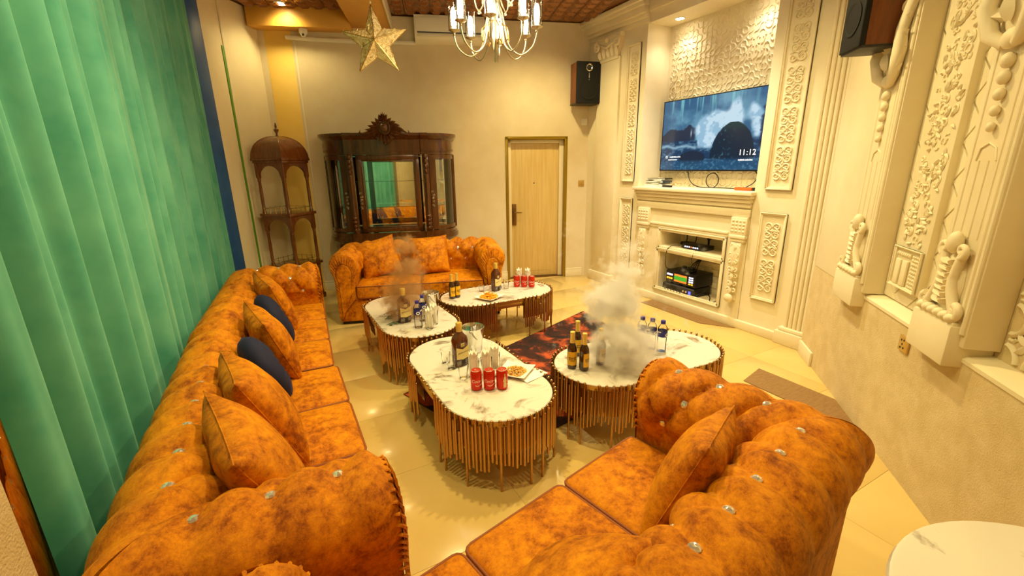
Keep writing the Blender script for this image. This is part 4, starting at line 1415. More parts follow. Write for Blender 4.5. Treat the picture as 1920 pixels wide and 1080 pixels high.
# ------------------------------------------------------------------ chandelier
def make_chandelier():
    t = thing('chandelier', 'brass chandelier with clear cylinder glass shades over the tables', 'chandelier', (1.50, 3.0, 0))
    m = MB()
    m.lathe([(0.006, 2.345), (0.010, 2.36), (0.006, 2.40), (0.012, 2.43), (0.030, 2.46), (0.036, 2.49), (0.022, 2.52), (0.016, 2.56), (0.020, 2.62), (0.034, 2.68), (0.040, 2.74), (0.026, 2.80), (0.014, 2.86), (0.012, 3.0), (0.022, 3.04), (0.010, 3.08), (0.006, 3.42)], 16)
    m.lathe([(0.055, 3.40), (0.055, 3.42), (0.06, CEIL)], 20)
    m.build('stem', 'antique_silver', t, 50)
    def arm(k, n, r, zc, ph, zroot, dip):
        a = 2 * PI * k / n + ph
        ca, sa = math.cos(a), math.sin(a)
        pr = [(0.03, zroot), (0.055, zroot - 0.08), (0.085, zc - dip * 0.55), (0.14, zc - dip * 0.95), (r * 0.68, zc - dip), (r * 0.90, zc - dip * 0.72), (r * 0.99, zc - dip * 0.35), (r, zc - 0.01)]
        # smooth the path
        pts = []
        for i in range(len(pr) - 1):
            p0 = pr[max(i - 1, 0)]; p1 = pr[i]; p2 = pr[i + 1]; p3 = pr[min(i + 2, len(pr) - 1)]
            for s in range(5):
                u = s / 5
                q = [0.5 * ((2 * p1[c]) + (-p0[c] + p2[c]) * u + (2 * p0[c] - 5 * p1[c] + 4 * p2[c] - p3[c]) * u * u + (-p0[c] + 3 * p1[c] - 3 * p2[c] + p3[c]) * u ** 3) for c in (0, 1)]
                pts.append((q[0] * ca, q[0] * sa, q[1]))
        pts.append((pr[-1][0] * ca, pr[-1][0] * sa, pr[-1][1]))
        o = MB().tube(pts, 0.0055, 8).build('arm', 'antique_silver', t, 60)
        x, y = r * ca, r * sa
        c = MB().lathe([(0.006, zc - 0.035), (0.010, zc - 0.03), (0.006, zc - 0.02), (0.012, zc - 0.012), (0.036, zc - 0.004), (0.040, zc), (0.036, zc + 0.004), (0.014, zc + 0.005)], 16, (x, y, 0))
        c.build('cup', 'antique_silver', o, 50)
        MB().lathe([(0.011, zc + 0.005), (0.011, zc + 0.022), (0.004, zc + 0.024)], 10, (x, y, 0)).build('candle', 'plastic_white', o, 50)
        MB().lathe([(0.006, zc + 0.020), (0.017, zc + 0.030), (0.019, zc + 0.075), (0.018, zc + 0.115), (0.010, zc + 0.135), (0.002, zc + 0.142)], 10, (x, y, 0)).build('bulb', 'bulb', o, 60)
        g = MB().lathe([(0.037, zc + 0.004), (0.037, zc + 0.155), (0.043, zc + 0.163), (0.045, zc + 0.165), (0.041, zc + 0.161), (0.035, zc + 0.153), (0.035, zc + 0.004)], 20, (x, y, 0), cap=False)
        g.build('glass_shade', 'shade_glass', o, 50)
        lamp('bulb_light', 'POINT', (x, y, zc + 0.09), LAMP['bulb'], LAMP['candle'], t, shadow_soft_size=0.02)
    for k in range(8):
        arm(k, 8, 0.285, 2.555, 0.22, 2.70, 0.165)
    for k in range(4):
        arm(k, 4, 0.17, 2.80, 0.5, 2.92, 0.13)
    m = MB()
    for k in range(8):
        a = 2 * PI * k / 8 + 0.22 + PI / 8
        m.tube([(0.03 * math.cos(a), 0.03 * math.sin(a), 2.60), (0.09 * math.cos(a), 0.09 * math.sin(a), 2.55), (0.10 * math.cos(a), 0.10 * math.sin(a), 2.48), (0.05 * math.cos(a), 0.05 * math.sin(a), 2.45), (0.02 * math.cos(a), 0.02 * math.sin(a), 2.50)], 0.004, 6)
    m.build('scroll', 'brass', t, 60)
make_chandelier()

# ------------------------------------------------------------------ hanging star, camera, pipe, air conditioner
def make_star():
    M = frame((0.935, 4.12, 2.665), (0.948, -0.317, 0)) @ Matrix.Rotation(R_(-3), 4, 'Y')
    t = thing('star_ornament', 'gold glitter five-pointed star hanging from the ceiling', 'ornament', M=M)
    pts = []
    for k in range(10):
        a = PI / 2 + k * PI / 5
        r = 0.275 if k % 2 == 0 else 0.118
        pts.append((r * math.cos(a), 0, r * math.sin(a)))
    vs = pts + [(0, -0.075, 0), (0, 0.075, 0)]
    fs = [(k, (k + 1) % 10, 10) for k in range(10)] + [((k + 1) % 10, k, 11) for k in range(10)]
    MB().add(vs, fs).build('body', 'gold_mesh', t, 0)
    m = MB()
    for k in range(10):
        m.tube([pts[k], pts[(k + 1) % 10]], 0.003, 5)
        m.tube([pts[k], (0, -0.076, 0)], 0.003, 5)
    for k in range(600):
        f = rng.integers(0, 10)
        a, b = rng.random(2)
        if a + b > 1: a, b = 1 - a, 1 - b
        p = Vector(pts[f]) * a + Vector(pts[(f + 1) % 10]) * b + Vector((0, -0.077, 0)) * (1 - a - b)
        an = rng.random() * PI
        l = 0.012
        m.tube([p + Vector((l * math.cos(an), 0, l * math.sin(an))), p - Vector((l * math.cos(an), 0.003, l * math.sin(an)))], 0.0013, 3, caps=False)
    m.build('wire_mesh', 'brass', t, 0)
    m = MB()
    m.cyl((0, 0, 0.27), (0, 0, 0.64), 0.0015, n=5)
    m.ball((0, 0, 0.29), 0.008, 8, 6)
    m.build('cord', 'plastic_white', t)
make_star()
t = thing('security_camera', 'small white dome security camera under the ochre beam', 'camera', M=BW @ T(0.545, -0.10, 3.245))
MB().lathe([(0.048, 0.0), (0.050, -0.02), (0.046, -0.045), (0.030, -0.055)], 20).build('housing', 'plastic_white', t, 50)
d = MB().ball((0, -0.005, -0.050), (0.034, 0.034, 0.034), 16, 10).build('dome', 'plastic_white', t, 60)
MB().ball((0.002, -0.034, -0.064), (0.014, 0.010, 0.014), 12, 8).build('lens', 'black_plastic', d, 60)
tag(MB().tube([BW @ Vector(p) for p in ((0.32, -0.03, 3.175), (0.6, -0.03, 3.16), (0.9, -0.03, 3.15), (1.3, -0.03, 3.15), (1.85, -0.03, 3.15))], 0.026, 10).build('pipe_cover', 'plastic_white'), 'white pipe cover running along the back wall to the air conditioner', 'pipe')
def make_ac():
    t = thing('air_conditioner', 'white wall-mounted air conditioner high on the back wall behind the chandelier', 'air conditioner', M=BW @ T(2.28, -0.001, 3.14))
    P = []
    prof = [(0.0, 0.0), (-0.10, 0.0), (-0.165, 0.035), (-0.195, 0.10), (-0.20, 0.20), (-0.185, 0.285), (-0.15, 0.30), (0.0, 0.30)]
    m = MB()
    m.grid([[(x, y, z) for y, z in prof] for x in (-0.43, 0.43)])
    for x in (-0.43, 0.43):
        m.add([(x, y, z) for y, z in prof], [tuple(range(len(prof)))])
    m.build('body', 'plastic_white', t, 40)
    MB().bbox(-0.415, 0.415, -0.205, -0.19, 0.115, 0.255, 0.006).build('front_panel', 'plastic_white', t)
    MB().bbox(-0.40, 0.40, -0.202, -0.16, 0.088, 0.098, 0.002).build('outlet_slot', 'dark_grey', t)
    MB().bbox(-0.40, 0.40, -0.196, -0.17, 0.05, 0.083, 0.006, ).build('louvre', 'plastic_white', t)
make_ac()
# ------------------------------------------------------------------ television
def make_tv():
    y0, y1, z0, z1 = 4.12, 2.705, 1.555, 2.36
    M = frame((4.335, (y0 + y1) / 2, (z0 + z1) / 2), (0, -1, 0))
    t = thing('television', 'wall-mounted flat television showing a wave crashing over a dark rock', 'television', M=M)
    w, h = y0 - y1, z1 - z0
    MB().bbox(-w / 2, w / 2, 0.0, 0.04, -h / 2, h / 2, 0.004).build('case', 'black_plastic', t)
    MB().bbox(-0.22, 0.22, 0.038, 0.083, -0.15, 0.15, 0.004).build('wall_bracket', 'dark_grey', t)
    b = 0.010
    m = MB()
    for (a, c, e, f) in ((-w / 2, -w / 2 + b, -h / 2, h / 2), (w / 2 - b, w / 2, -h / 2, h / 2), (-w / 2, w / 2, -h / 2, -h / 2 + b * 1.6), (-w / 2, w / 2, h / 2 - b, h / 2)):
        m.bbox(a, c, -0.004, 0.002, e, f, 0.001)
    m.build('bezel', 'black_plastic', t)
    # picture: colours per vertex
    nx, nz = 260, 146
    def fbm(fx, fz, oc=5, seed=1):
        r = np.random.default_rng(seed)
        out = np.zeros((nz + 1, nx + 1)); amp = 1.0; tot = 0
        for o in range(oc):
            gx, gz = int(fx * 2 ** o) + 2, int(fz * 2 ** o) + 2
            g = r.random((gz + 1, gx + 1))
            X = np.linspace(0, gx - 1.001, nx + 1); Z = np.linspace(0, gz - 1.001, nz + 1)
            xi = X.astype(int); zi = Z.astype(int)
            fxx = (X - xi); fzz = (Z - zi)
            fxx = fxx * fxx * (3 - 2 * fxx); fzz = fzz * fzz * (3 - 2 * fzz)
            v = (g[zi][:, xi] * (1 - fxx) + g[zi][:, xi + 1] * fxx) * (1 - fzz)[:, None] + (g[zi + 1][:, xi] * (1 - fxx) + g[zi + 1][:, xi + 1] * fxx) * fzz[:, None]
            out += v * amp; tot += amp; amp *= 0.55
        return out / tot
    U, V = np.meshgrid(np.linspace(0, 1, nx + 1), np.linspace(0, 1, nz + 1))
    sm = lambda a, b, x: np.clip((x - a) / (b - a), 0, 1) ** 2 * (3 - 2 * np.clip((x - a) / (b - a), 0, 1))
    C = np.zeros((nz + 1, nx + 1, 3))
    def mix(col, k):
        C[:] = C * (1 - k[..., None]) + np.array(col) / 255.0 * k[..., None]
    n1, n2, n3 = fbm(4, 3, 6, 2), fbm(10, 6, 5, 5), fbm(40, 1, 3, 8)
    mix((44, 92, 128), np.ones_like(U))
    mix((112, 164, 186), sm(0.40, 0.75, n1) * 0.8)
    mix((126, 196, 200), sm(0.52, 0.75, n3) * sm(0.5, 1.0, V) * 0.8)
    mix((30, 66, 110), sm(0.62, 1.0, U) * sm(0.6, 1.0, V) * 0.7)
    hill = sm(0.0, 0.02, (0.60 + 0.05 * (n2 - 0.5) * 4 - 0.15 * np.maximum(0, 0.10 - U) * 5) - V) * sm(0.36, 0.33, U)
    mix((26, 40, 62), hill * 0.92)
    sea = sm(0.0, 0.03, 0.43 - V)
    mix((22, 56, 88), sea)
    mix((84, 130, 158), sea * sm(0.52, 0.72, fbm(30, 40, 4, 12)) * 0.75)
    # spray
    def g(cx, cz, rx, rz): return np.exp(-(((U - cx) / rx) ** 2 + ((V - cz) / rz) ** 2))
    spray = g(0.50, 0.60, 0.19, 0.22) * 1.2 + g(0.70, 0.80, 0.05, 0.18) + g(0.64, 0.62, 0.12, 0.12) + g(0.88, 0.55, 0.07, 0.22) * 0.9 + g(0.46, 0.40, 0.09, 0.16) + g(0.83, 0.78, 0.05, 0.10) * 0.7
    k = sm(0.46, 0.90, spray * (0.45 + n2 * 1.1))
    mix((186, 212, 228), k)
    mix((120, 166, 196), k * sm(0.45, 0.62, fbm(16, 12, 5, 21)) * 0.7)
    # rocks
    rn = (fbm(14, 10, 5, 31) - 0.5) * 0.12
    rock = sm(0.0, 0.02, 1.0 - (np.abs((U - 0.69) / 0.19) ** 2.2 + np.maximum(0, (V - 0.12) / 0.50) ** 2.0) + rn) * sm(0.13, 0.17, V)
    mix((18, 38, 56), rock)
    mix((70, 120, 130), rock * sm(0.60, 0.74, fbm(36, 24, 4, 33)) * sm(0.75, 0.6, U) * 0.8)
    mix((24, 62, 62), rock * sm(0.48, 0.60, V) * 0.7)
    r2 = sm(0.0, 0.02, 1.0 - (np.abs((U - 0.33) / 0.13) ** 2 + ((V - 0.17) / 0.10) ** 2) + rn)
    mix((22, 40, 60), r2)
    r3 = sm(0.0, 0.03, U - 0.90 + rn) * sm(0.80, 0.76, V) * sm(0.28, 0.32, V)
    mix((20, 40, 66), r3 * 0.85)
    crest = np.exp(-((V - 0.33 - 0.02 * np.sin(U * 30) - 0.04 * (n2 - 0.5)) / 0.025) ** 2) * sm(0.42, 0.34, U)
    mix((150, 186, 204), crest * 0.85)
    fg = sm(0.15, 0.10, V)
    mix((30, 78, 112), fg * 0.8)
    mix((86, 140, 166), fg * sm(0.55, 0.7, fbm(60, 40, 3, 44)) * 0.6)
    mix((220, 230, 236), g(0.305, 0.52, 0.006, 0.05) * 0.8)
    C = np.where(C <= 0.04045, C / 12.92, ((C + 0.055) / 1.055) ** 2.4)
    iw, ih = w / 2 - b, h / 2 - b
    P = [[(-iw + 2 * iw * i / nx, -0.0015, -ih + b * 0.6 + (2 * ih - b * 0.6) * j / nz) for i in range(nx + 1)] for j in range(nz + 1)]
    mm = bpy.data.materials.new('screen_picture')
    mm.use_nodes = True
    nt = mm.node_tree
    at = nt.nodes.new('ShaderNodeVertexColor'); at.layer_name = 'picture'
    pb = nt.nodes['Principled BSDF']
    pb.inputs['Base Color'].default_value = (0.004, 0.004, 0.005, 1)
    pb.inputs['Roughness'].default_value = 0.12
    pb.inputs['Emission Strength'].default_value = 0.58
    nt.links.new(at.outputs[0], pb.inputs['Emission Color'])
    me = MB().grid(P).mesh('screen', mm, 0)
    ca = me.color_attributes.new('picture', 'FLOAT_COLOR', 'POINT')
    flat = np.concatenate([C.reshape(-1, 3), np.ones((C.shape[0] * C.shape[1], 1))], 1).astype(np.float32)
    ca.data.foreach_set('color', flat.ravel())
    sc = put('screen', me, t)
    def words(txt, size, x, z, name):
        vs, fs = text_geo(txt, size)
        MB().add([(x + a, -0.0025, z + b_) for a, b_, _ in vs], fs).build(name, 'screen_text', sc, 0)
    for ch, dx in zip('11:12', (-0.078, -0.036, 0.0, 0.032, 0.076)):
        words(ch, 0.080, 0.452 + dx, -0.215, 'clock_digit')
    m = MB()
    r = random.Random(5)
    def squiggle(x, z, n, s):
        for k in range(n):
            wd = r.uniform(0.5, 1.0) * s
            m.bbox(x, x + wd, -0.0026, -0.0018, z, z + s * r.uniform(0.8, 1.2), 0.0002)
            x += wd + s * (0.25 if k % 4 else 0.6)
    squiggle(0.36, -0.295, 12, 0.012); squiggle(-0.56, -0.245, 14, 0.011); squiggle(-0.58, -0.275, 18, 0.007)
    for (a, c) in ((-0.62, -0.60), ):
        for (p, q, e, f) in ((a, a + 0.026, -0.25, -0.247), (a, a + 0.026, -0.230, -0.227), (a, a + 0.003, -0.25, -0.227), (a + 0.023, a + 0.026, -0.25, -0.227)):
            m.span(p, q, -0.0026, -0.0018, e, f)
    m.build('caption', 'screen_text', sc, 0)
make_tv()

def cable(name, label, pts, r, mt, n=6, group=None):
    P = [Vector(p) for p in pts]
    out = []
    for i in range(len(P) - 1):
        p0, p1, p2, p3 = P[max(i - 1, 0)], P[i], P[i + 1], P[min(i + 2, len(P) - 1)]
        for s in range(6):
            u = s / 6
            out.append(0.5 * ((2 * p1) + (p2 - p0) * u + (2 * p0 - 5 * p1 + 4 * p2 - p3) * u * u + (-p0 + 3 * p1 - 3 * p2 + p3) * u ** 3))
    out.append(P[-1])
    return tag(MB().tube(out, r, n).build(name, mt, None, 60), label, 'cable', group)
MZ = 1.374
loop = [(4.36, 3.36 - 0.08 * math.sin(a), 1.455 - 0.078 * math.cos(a)) for a in np.linspace(0, 2 * PI * 0.97, 12)]
cable('cable', 'black cable with a loop hanging below the television', [(4.37, 3.72, 1.60), (4.37, 3.70, 1.50), (4.34, 3.62, 1.42), (4.30, 3.48, 1.382)] + loop + [(4.32, 3.22, 1.380), (4.28, 3.02, 1.380), (4.24, 2.92, 1.380)], 0.005, 'cable_black')
cable('cable', 'short black cable dropping from the television to the orange power strip', [(4.37, 2.92, 1.60), (4.35, 2.83, 1.52), (4.33, 2.85, 1.44), (4.25, 2.90, 1.385)], 0.005, 'cable_black')
cable('cable', 'thin white cable from the television down to the stack of booklets', [(4.37, 4.0, 1.60), (4.38, 3.93, 1.50), (4.36, 3.98, 1.43), (4.28, 3.94, 1.380), (4.18, 3.88, 1.378)], 0.003, 'cable_white')
t = thing('power_strip', 'orange power strip lying on the right end of the mantel', 'power strip', (4.16, 2.83, MZ), R_(90))
MB().bbox(-0.09, 0.09, -0.025, 0.025, 0.0, 0.028, 0.004).build('body', 'orange_plastic', t)
for k in range(3):
    MB().bbox(-0.065 + k * 0.05, -0.035 + k * 0.05, -0.014, 0.014, 0.027, 0.030, 0.001).build('socket', 'dark_grey', t)
MB().bbox(-0.16, -0.10, -0.018, 0.018, 0.0, 0.03, 0.004).build('plug', 'black_plastic', t)
bk = [('thin white booklet at the bottom of the pile on the mantel', 0.26, 0.19, 0.030, 'paper', 0.02, 4.00), ('grey booklet lying second in the pile on the mantel', 0.25, 0.18, 0.018, 'book_grey', -0.10, 4.00), ('blue booklet in the middle of the pile on the mantel', 0.25, 0.18, 0.022, 'book_blue', 0.12, 3.985),
      ('thin white leaflet near the top of the pile on the mantel', 0.23, 0.17, 0.012, 'paper', -0.05, 3.99), ('dark booklet on top of the pile on the mantel', 0.24, 0.17, 0.016, 'dark_grey', 0.22, 3.97)]
z = MZ
for lab, a, b, th, mt, rz, yy in bk:
    t = thing('booklet', lab, 'booklet', (4.19, yy, z), R_(90) + rz, 'booklets on the mantel')
    MB().bbox(-a / 2, a / 2, -b / 2, b / 2, 0.0, 0.002, 0.0005).bbox(-a / 2, a / 2, -b / 2, b / 2, th - 0.002, th, 0.0005).bbox(-a / 2, -a / 2 + 0.003, -b / 2, b / 2, 0.0, th, 0.0005).build('cover', mt, t)
    MB().bbox(-a / 2 + 0.003, a / 2 - 0.004, -b / 2 + 0.003, b / 2 - 0.003, 0.002, th - 0.002, 0.0005).build('pages', 'paper', t)
    z += th + 0.0005
t = thing('remote_control', 'dark remote control beside the pile of booklets on the mantel', 'remote', (4.14, 3.80, MZ), R_(78))
MB().rbox((0, 0, 0.011), (0.15, 0.042, 0.022), 0.008, 2).build('body', 'black_plastic', t)
m = MB()
for i in range(6):
    for j in range(3):
        m.ball((-0.05 + 0.02 * i, -0.011 + 0.011 * j, 0.022), (0.004, 0.003, 0.0015), 6, 4)
m.build('buttons', 'book_grey', t)
t = thing('small_box', 'small tan cardboard box behind the booklets on the mantel', 'box', (4.30, 4.06, MZ), R_(80))
MB().bbox(-0.04, 0.04, -0.03, 0.03, 0, 0.10, 0.002).build('carton', 'label_cream', t)
MB().bbox(-0.041, 0.041, -0.012, 0.012, 0.09, 0.1015, 0.0005).build('tape', 'paper', t)

# audio gear in the fireplace
def gear(name, label, y0, y1, x0, x1, z0, h):
    t = thing(name, label, 'stereo', M=frame((x0, (y0 + y1) / 2, z0), (0, -1, 0)))
    w, d = y0 - y1, x1 - x0
    MB().bbox(-w / 2, w / 2, 0.012, d, 0.006, h, 0.004).build('case', 'black_plastic', t)
    for sx in (-1, 1):
        for sy in (0.05, d - 0.05):
            MB().lathe([(0.014, 0.0), (0.014, 0.007)], 10, (sx * (w / 2 - 0.04), sy, 0)).build('foot', 'dark_grey', t)
    return t, w, d
t, w, d = gear('amplifier', 'black amplifier with a blue light at the bottom of the stack in the fireplace', 3.66, 3.22, TX + 0.005, TX + 0.30, 0.150, 0.105)
MB().rbox((0, 0.008, 0.056), (w + 0.02, 0.035, 0.095), 0.016, 3).build('face', 'dark_grey', t)
MB().bbox(-0.16, 0.0, -0.013, -0.006, 0.062, 0.084, 0.002).build('display', 'black_plastic', t)
for k in range(6):
    MB().lathe([(0.009, 0), (0.008, 0.014)], 10, M=T(-0.17 + 0.045 * k, -0.008, 0.032, rx=R_(90))).build('button', 'book_grey', t)
for k in range(2):
    MB().lathe([(0.014, 0), (0.012, 0.018)], 12, M=T(0.10 + 0.04 * k, -0.008, 0.064, rx=R_(90))).build('knob', 'steel', t)
MB().bbox(0.165, 0.195, -0.014, -0.006, 0.04, 0.075, 0.003).build('lamp', 'display_blue', t)
t, w, d = gear('karaoke_receiver', 'black receiver with a green and orange display on top of the stack in the fireplace', 3.64, 3.22, TX + 0.02, TX + 0.32, 0.258, 0.155)
MB().bbox(-w / 2, w / 2, 0.0, 0.015, 0.012, 0.152, 0.004).build('face', 'black_plastic', t)
s = MB().bbox(-0.085, 0.095, -0.003, 0.002, 0.035, 0.125, 0.001).build('display', 'display_orange', t)
MB().bbox(-0.085, 0.095, -0.0045, -0.002, 0.055, 0.105, 0.0005).build('display_band', 'display_green', s)
for i in range(4):
    for j in range(2):
        MB().bbox(0.125 + 0.034 * j, 0.150 + 0.034 * j, -0.004, 0.002, 0.035 + 0.026 * i, 0.050 + 0.026 * i, 0.001).build('key', 'display_white' if i else 'display_amber', t)
for i in range(2):
    for j in range(3):
        MB().bbox(-0.195 + 0.03 * j, -0.172 + 0.03 * j, -0.004, 0.002, 0.05 + 0.045 * i, 0.07 + 0.045 * i, 0.001).build('key', 'display_white' if i else 'display_amber', t)
t = thing('microphone_charger', 'black microphone charging cradle on top of the receiver', 'charger', (TX + 0.13, 3.42, 0.414), R_(-80))
MB().rbox((0, 0, 0.016), (0.17, 0.10, 0.032), 0.012, 3).build('tray', 'black_plastic', t)
for k in (-1, 1):
    MB().lathe([(0.018, 0.03), (0.022, 0.04), (0.024, 0.055), (0.016, 0.062)], 14, (k * 0.045, 0, 0)).build('cradle', 'dark_grey', t)
t = thing('set_top_box', 'flat black set-top box on the upper shelf of the fireplace', 'media box', M=frame((TX + 0.05, 3.33, 0.696), (0, -1, 0)))
MB().bbox(-0.15, 0.15, 0.0, 0.18, 0.004, 0.05, 0.004).build('case', 'black_plastic', t)
MB().bbox(-0.13, 0.13, -0.003, 0.002, 0.012, 0.042, 0.001).build('face', 'dark_grey', t)
for k in range(7):
    MB().bbox(-0.10 + 0.028 * k, -0.083 + 0.028 * k, -0.0045, -0.002, 0.02, 0.034, 0.0005).build('indicator', 'display_white' if k not in (3,) else 'display_orange', t)
for sx in (-1, 1):
    MB().lathe([(0.010, 0.0), (0.010, 0.005)], 8, (sx * 0.12, 0.09, 0)).build('foot', 'dark_grey', t)
t = thing('router', 'small black device with stub aerials behind the set-top box', 'router', M=frame((TX + 0.20, 3.55, 0.696), (0, -1, 0.0)))
MB().rbox((0, 0.05, 0.02), (0.16, 0.10, 0.04), 0.010, 2).build('case', 'black_plastic', t)
for k in (-1, 1):
    MB().tube([(0.06 * k, 0.09, 0.03), (0.065 * k, 0.10, 0.07), (0.07 * k, 0.10, 0.12)], [0.006, 0.006, 0.005], 8).build('aerial', 'black_plastic', t)
t = thing('microphone', 'black microphone standing on the upper shelf of the fireplace behind the set-top box', 'microphone', (TX + 0.26, 3.28, 0.696))
MB().lathe([(0.025, 0.0), (0.024, 0.01), (0.010, 0.02), (0.011, 0.09), (0.016, 0.10)], 14).build('handle', 'black_plastic', t, 40)
MB().ball((0, 0, 0.118), 0.023, 12, 8).build('head', 'dark_grey', t, 60)
cable('cable', 'black cable running from the set-top box down the left of the lower opening', [(TX + 0.06, 3.50, 0.72), (TX - 0.005, 3.56, 0.715), (TX - 0.022, 3.62, 0.66), (TX - 0.022, 3.63, 0.55), (TX - 0.018, 3.62, 0.45), (TX + 0.03, 3.60, 0.42)], 0.004, 'cable_black')
cable('cable', 'thin black cable dropping from the front of the set-top box to the receiver', [(TX + 0.03, 3.26, 0.70), (TX - 0.022, 3.25, 0.66), (TX - 0.020, 3.25, 0.56), (TX + 0.10, 3.24, 0.45), (TX + 0.20, 3.24, 0.418)], 0.003, 'cable_black')
for k in range(4):
    cable('cable', ['leftmost dark cable of the bundle rising behind the microphone cradle', 'second dark cable from the left in the bundle behind the microphone cradle', 'third dark cable from the left in the bundle behind the microphone cradle', 'rightmost dark cable of the bundle rising behind the microphone cradle'][k], [(TX + 0.16 + 0.01 * k, 3.44 - 0.03 * k, 0.43), (TX + 0.26, 3.44 - 0.02 * k, 0.50), (TX + 0.28, 3.36 - 0.005 * k, 0.58), (TX + 0.30, 3.33, 0.622)], 0.006, 'cable_black', group='cables behind the receiver')
cable('cable', 'black cable lying beside the amplifier on the hearth shelf', [(TX + 0.28, 3.24, 0.17), (TX + 0.20, 3.14, 0.156), (TX + 0.08, 3.05, 0.156), (TX + 0.05, 2.98, 0.165), (TX + 0.12, 2.96, 0.20), (TX + 0.24, 3.0, 0.22), (TX + 0.30, 3.1, 0.24)], 0.005, 'cable_black')

# ------------------------------------------------------------------ loudspeakers
def loudspeaker(label, M, w, d, h):
    t = thing('loudspeaker', label, 'loudspeaker', M=M, group='wall loudspeakers')
    MB().bbox(-w / 2, w / 2, 0.02, d, 0, h, 0.004).build('cabinet', 'speaker_wood', t)
    MB().bbox(-w / 2 - 0.004, w / 2 + 0.004, 0.0, d, -0.012, 0.004, 0.003).build('base_plate', 'dark_grey', t)
    g = MB().rbox((0, 0.004, h / 2), (w + 0.004, 0.034, h + 0.004), 0.008, 2).build('grille', 'black_cloth', t)
    R1 = Matrix.Rotation(R_(90), 4, 'X')
    m = MB().lathe([(0.045, 0.0), (0.047, 0.006), (0.038, 0.010), (0.030, 0.004)], 24, M=T(0, -0.012, h * 0.86) @ R1, cap=False)
    m.build('tweeter_ring', 'steel', g, 50)
    MB().ball((0, -0.013, h * 0.86), (0.028, 0.008, 0.028), 16, 8).build('tweeter', 'dark_grey', g, 60)
    MB().lathe([(w * 0.38, 0.0), (w * 0.40, 0.006), (w * 0.36, 0.008), (w * 0.30, -0.002), (w * 0.12, -0.004), (0.001, 0.002)], 32, M=T(0, -0.012, h * 0.34) @ R1).build('woofer', 'black_cloth', g, 50)
    MB().bbox(-0.007, 0.007, -0.018, -0.012, h * 0.56, h * 0.73, 0.003).build('badge', 'steel', g)
    MB().bbox(-0.05, 0.05, d, d + 0.045, h * 0.3, h * 0.7, 0.004).build('bracket', 'dark_grey', t)
loudspeaker('black-fronted loudspeaker on the back wall right of the door', BW @ T(4.055, -0.27, 2.435, rz=R_(4)), 0.335, 0.22, 0.50)
loudspeaker('loudspeaker with a brown wooden side at the top right beside the fluted pilaster', frame((3.215, 1.605, 2.29), (-0.66, -0.75, 0)), 0.24, 0.19, 0.50)
# ------------------------------------------------------------------ rug and tables
def make_rug():
    A, B, Cc, D = (0.65, 2.98), (2.98, 3.84), (2.80, 2.30), (1.0, 1.98)
    n = 60
    P = []
    for j in range(n + 1):
        row = []
        for i in range(n + 1):
            u, v = i / n, j / n
            x = (1 - v) * ((1 - u) * A[0] + u * B[0]) + v * ((1 - u) * D[0] + u * Cc[0])
            y = (1 - v) * ((1 - u) * A[1] + u * B[1]) + v * ((1 - u) * D[1] + u * Cc[1])
            row.append((x, y, 0.010 + 0.0012 * math.sin(u * 23) * math.sin(v * 17)))
        P.append(row)
    t = thing('area_rug', 'dark rug with rust-orange blotches on the floor between the tables', 'rug')
    m = MB().grid(P)
    m.build('pile', 'rug', t, 180)
    e = [P[0][i] for i in range(n + 1)] + [P[j][n] for j in range(n + 1)] + [P[n][n - i] for i in range(n + 1)] + [P[n - j][0] for j in range(n + 1)]
    MB().grid([e, [(x, y, 0.001) for x, y, z in e]]).build('edge_binding', 'dark_base', t)
make_rug()
TH = 0.41
def stadium(L, Wd, g=0.0, n=20):
    r = Wd / 2 + g
    a = L / 2 - Wd / 2
    return [(a + r * math.cos(-PI / 2 + PI * k / n), r * math.sin(-PI / 2 + PI * k / n)) for k in range(n + 1)] + [(-a - r * math.cos(-PI / 2 + PI * k / n), -r * math.sin(-PI / 2 + PI * k / n)) for k in range(n + 1)]
TUBES = {}
def tube_mesh(zt, zb, stud):
    k = (round(zt, 3), round(zb, 3), stud)
    if k not in TUBES:
        m = MB().cyl((0, 0, zb), (0, 0, zt), 0.0072, n=8)
        if stud:
            m.ball((0, 0, zt + 0.002), (0.0095, 0.0095, 0.0085), 8, 5)
        TUBES[k] = m.mesh('tube', 'bronze_tube', 40)
    return TUBES[k]
STUD = MB().ball((0, 0, 0), (0.0095, 0.0095, 0.0085), 8, 5).mesh('stud', 'gold_rim', 50)
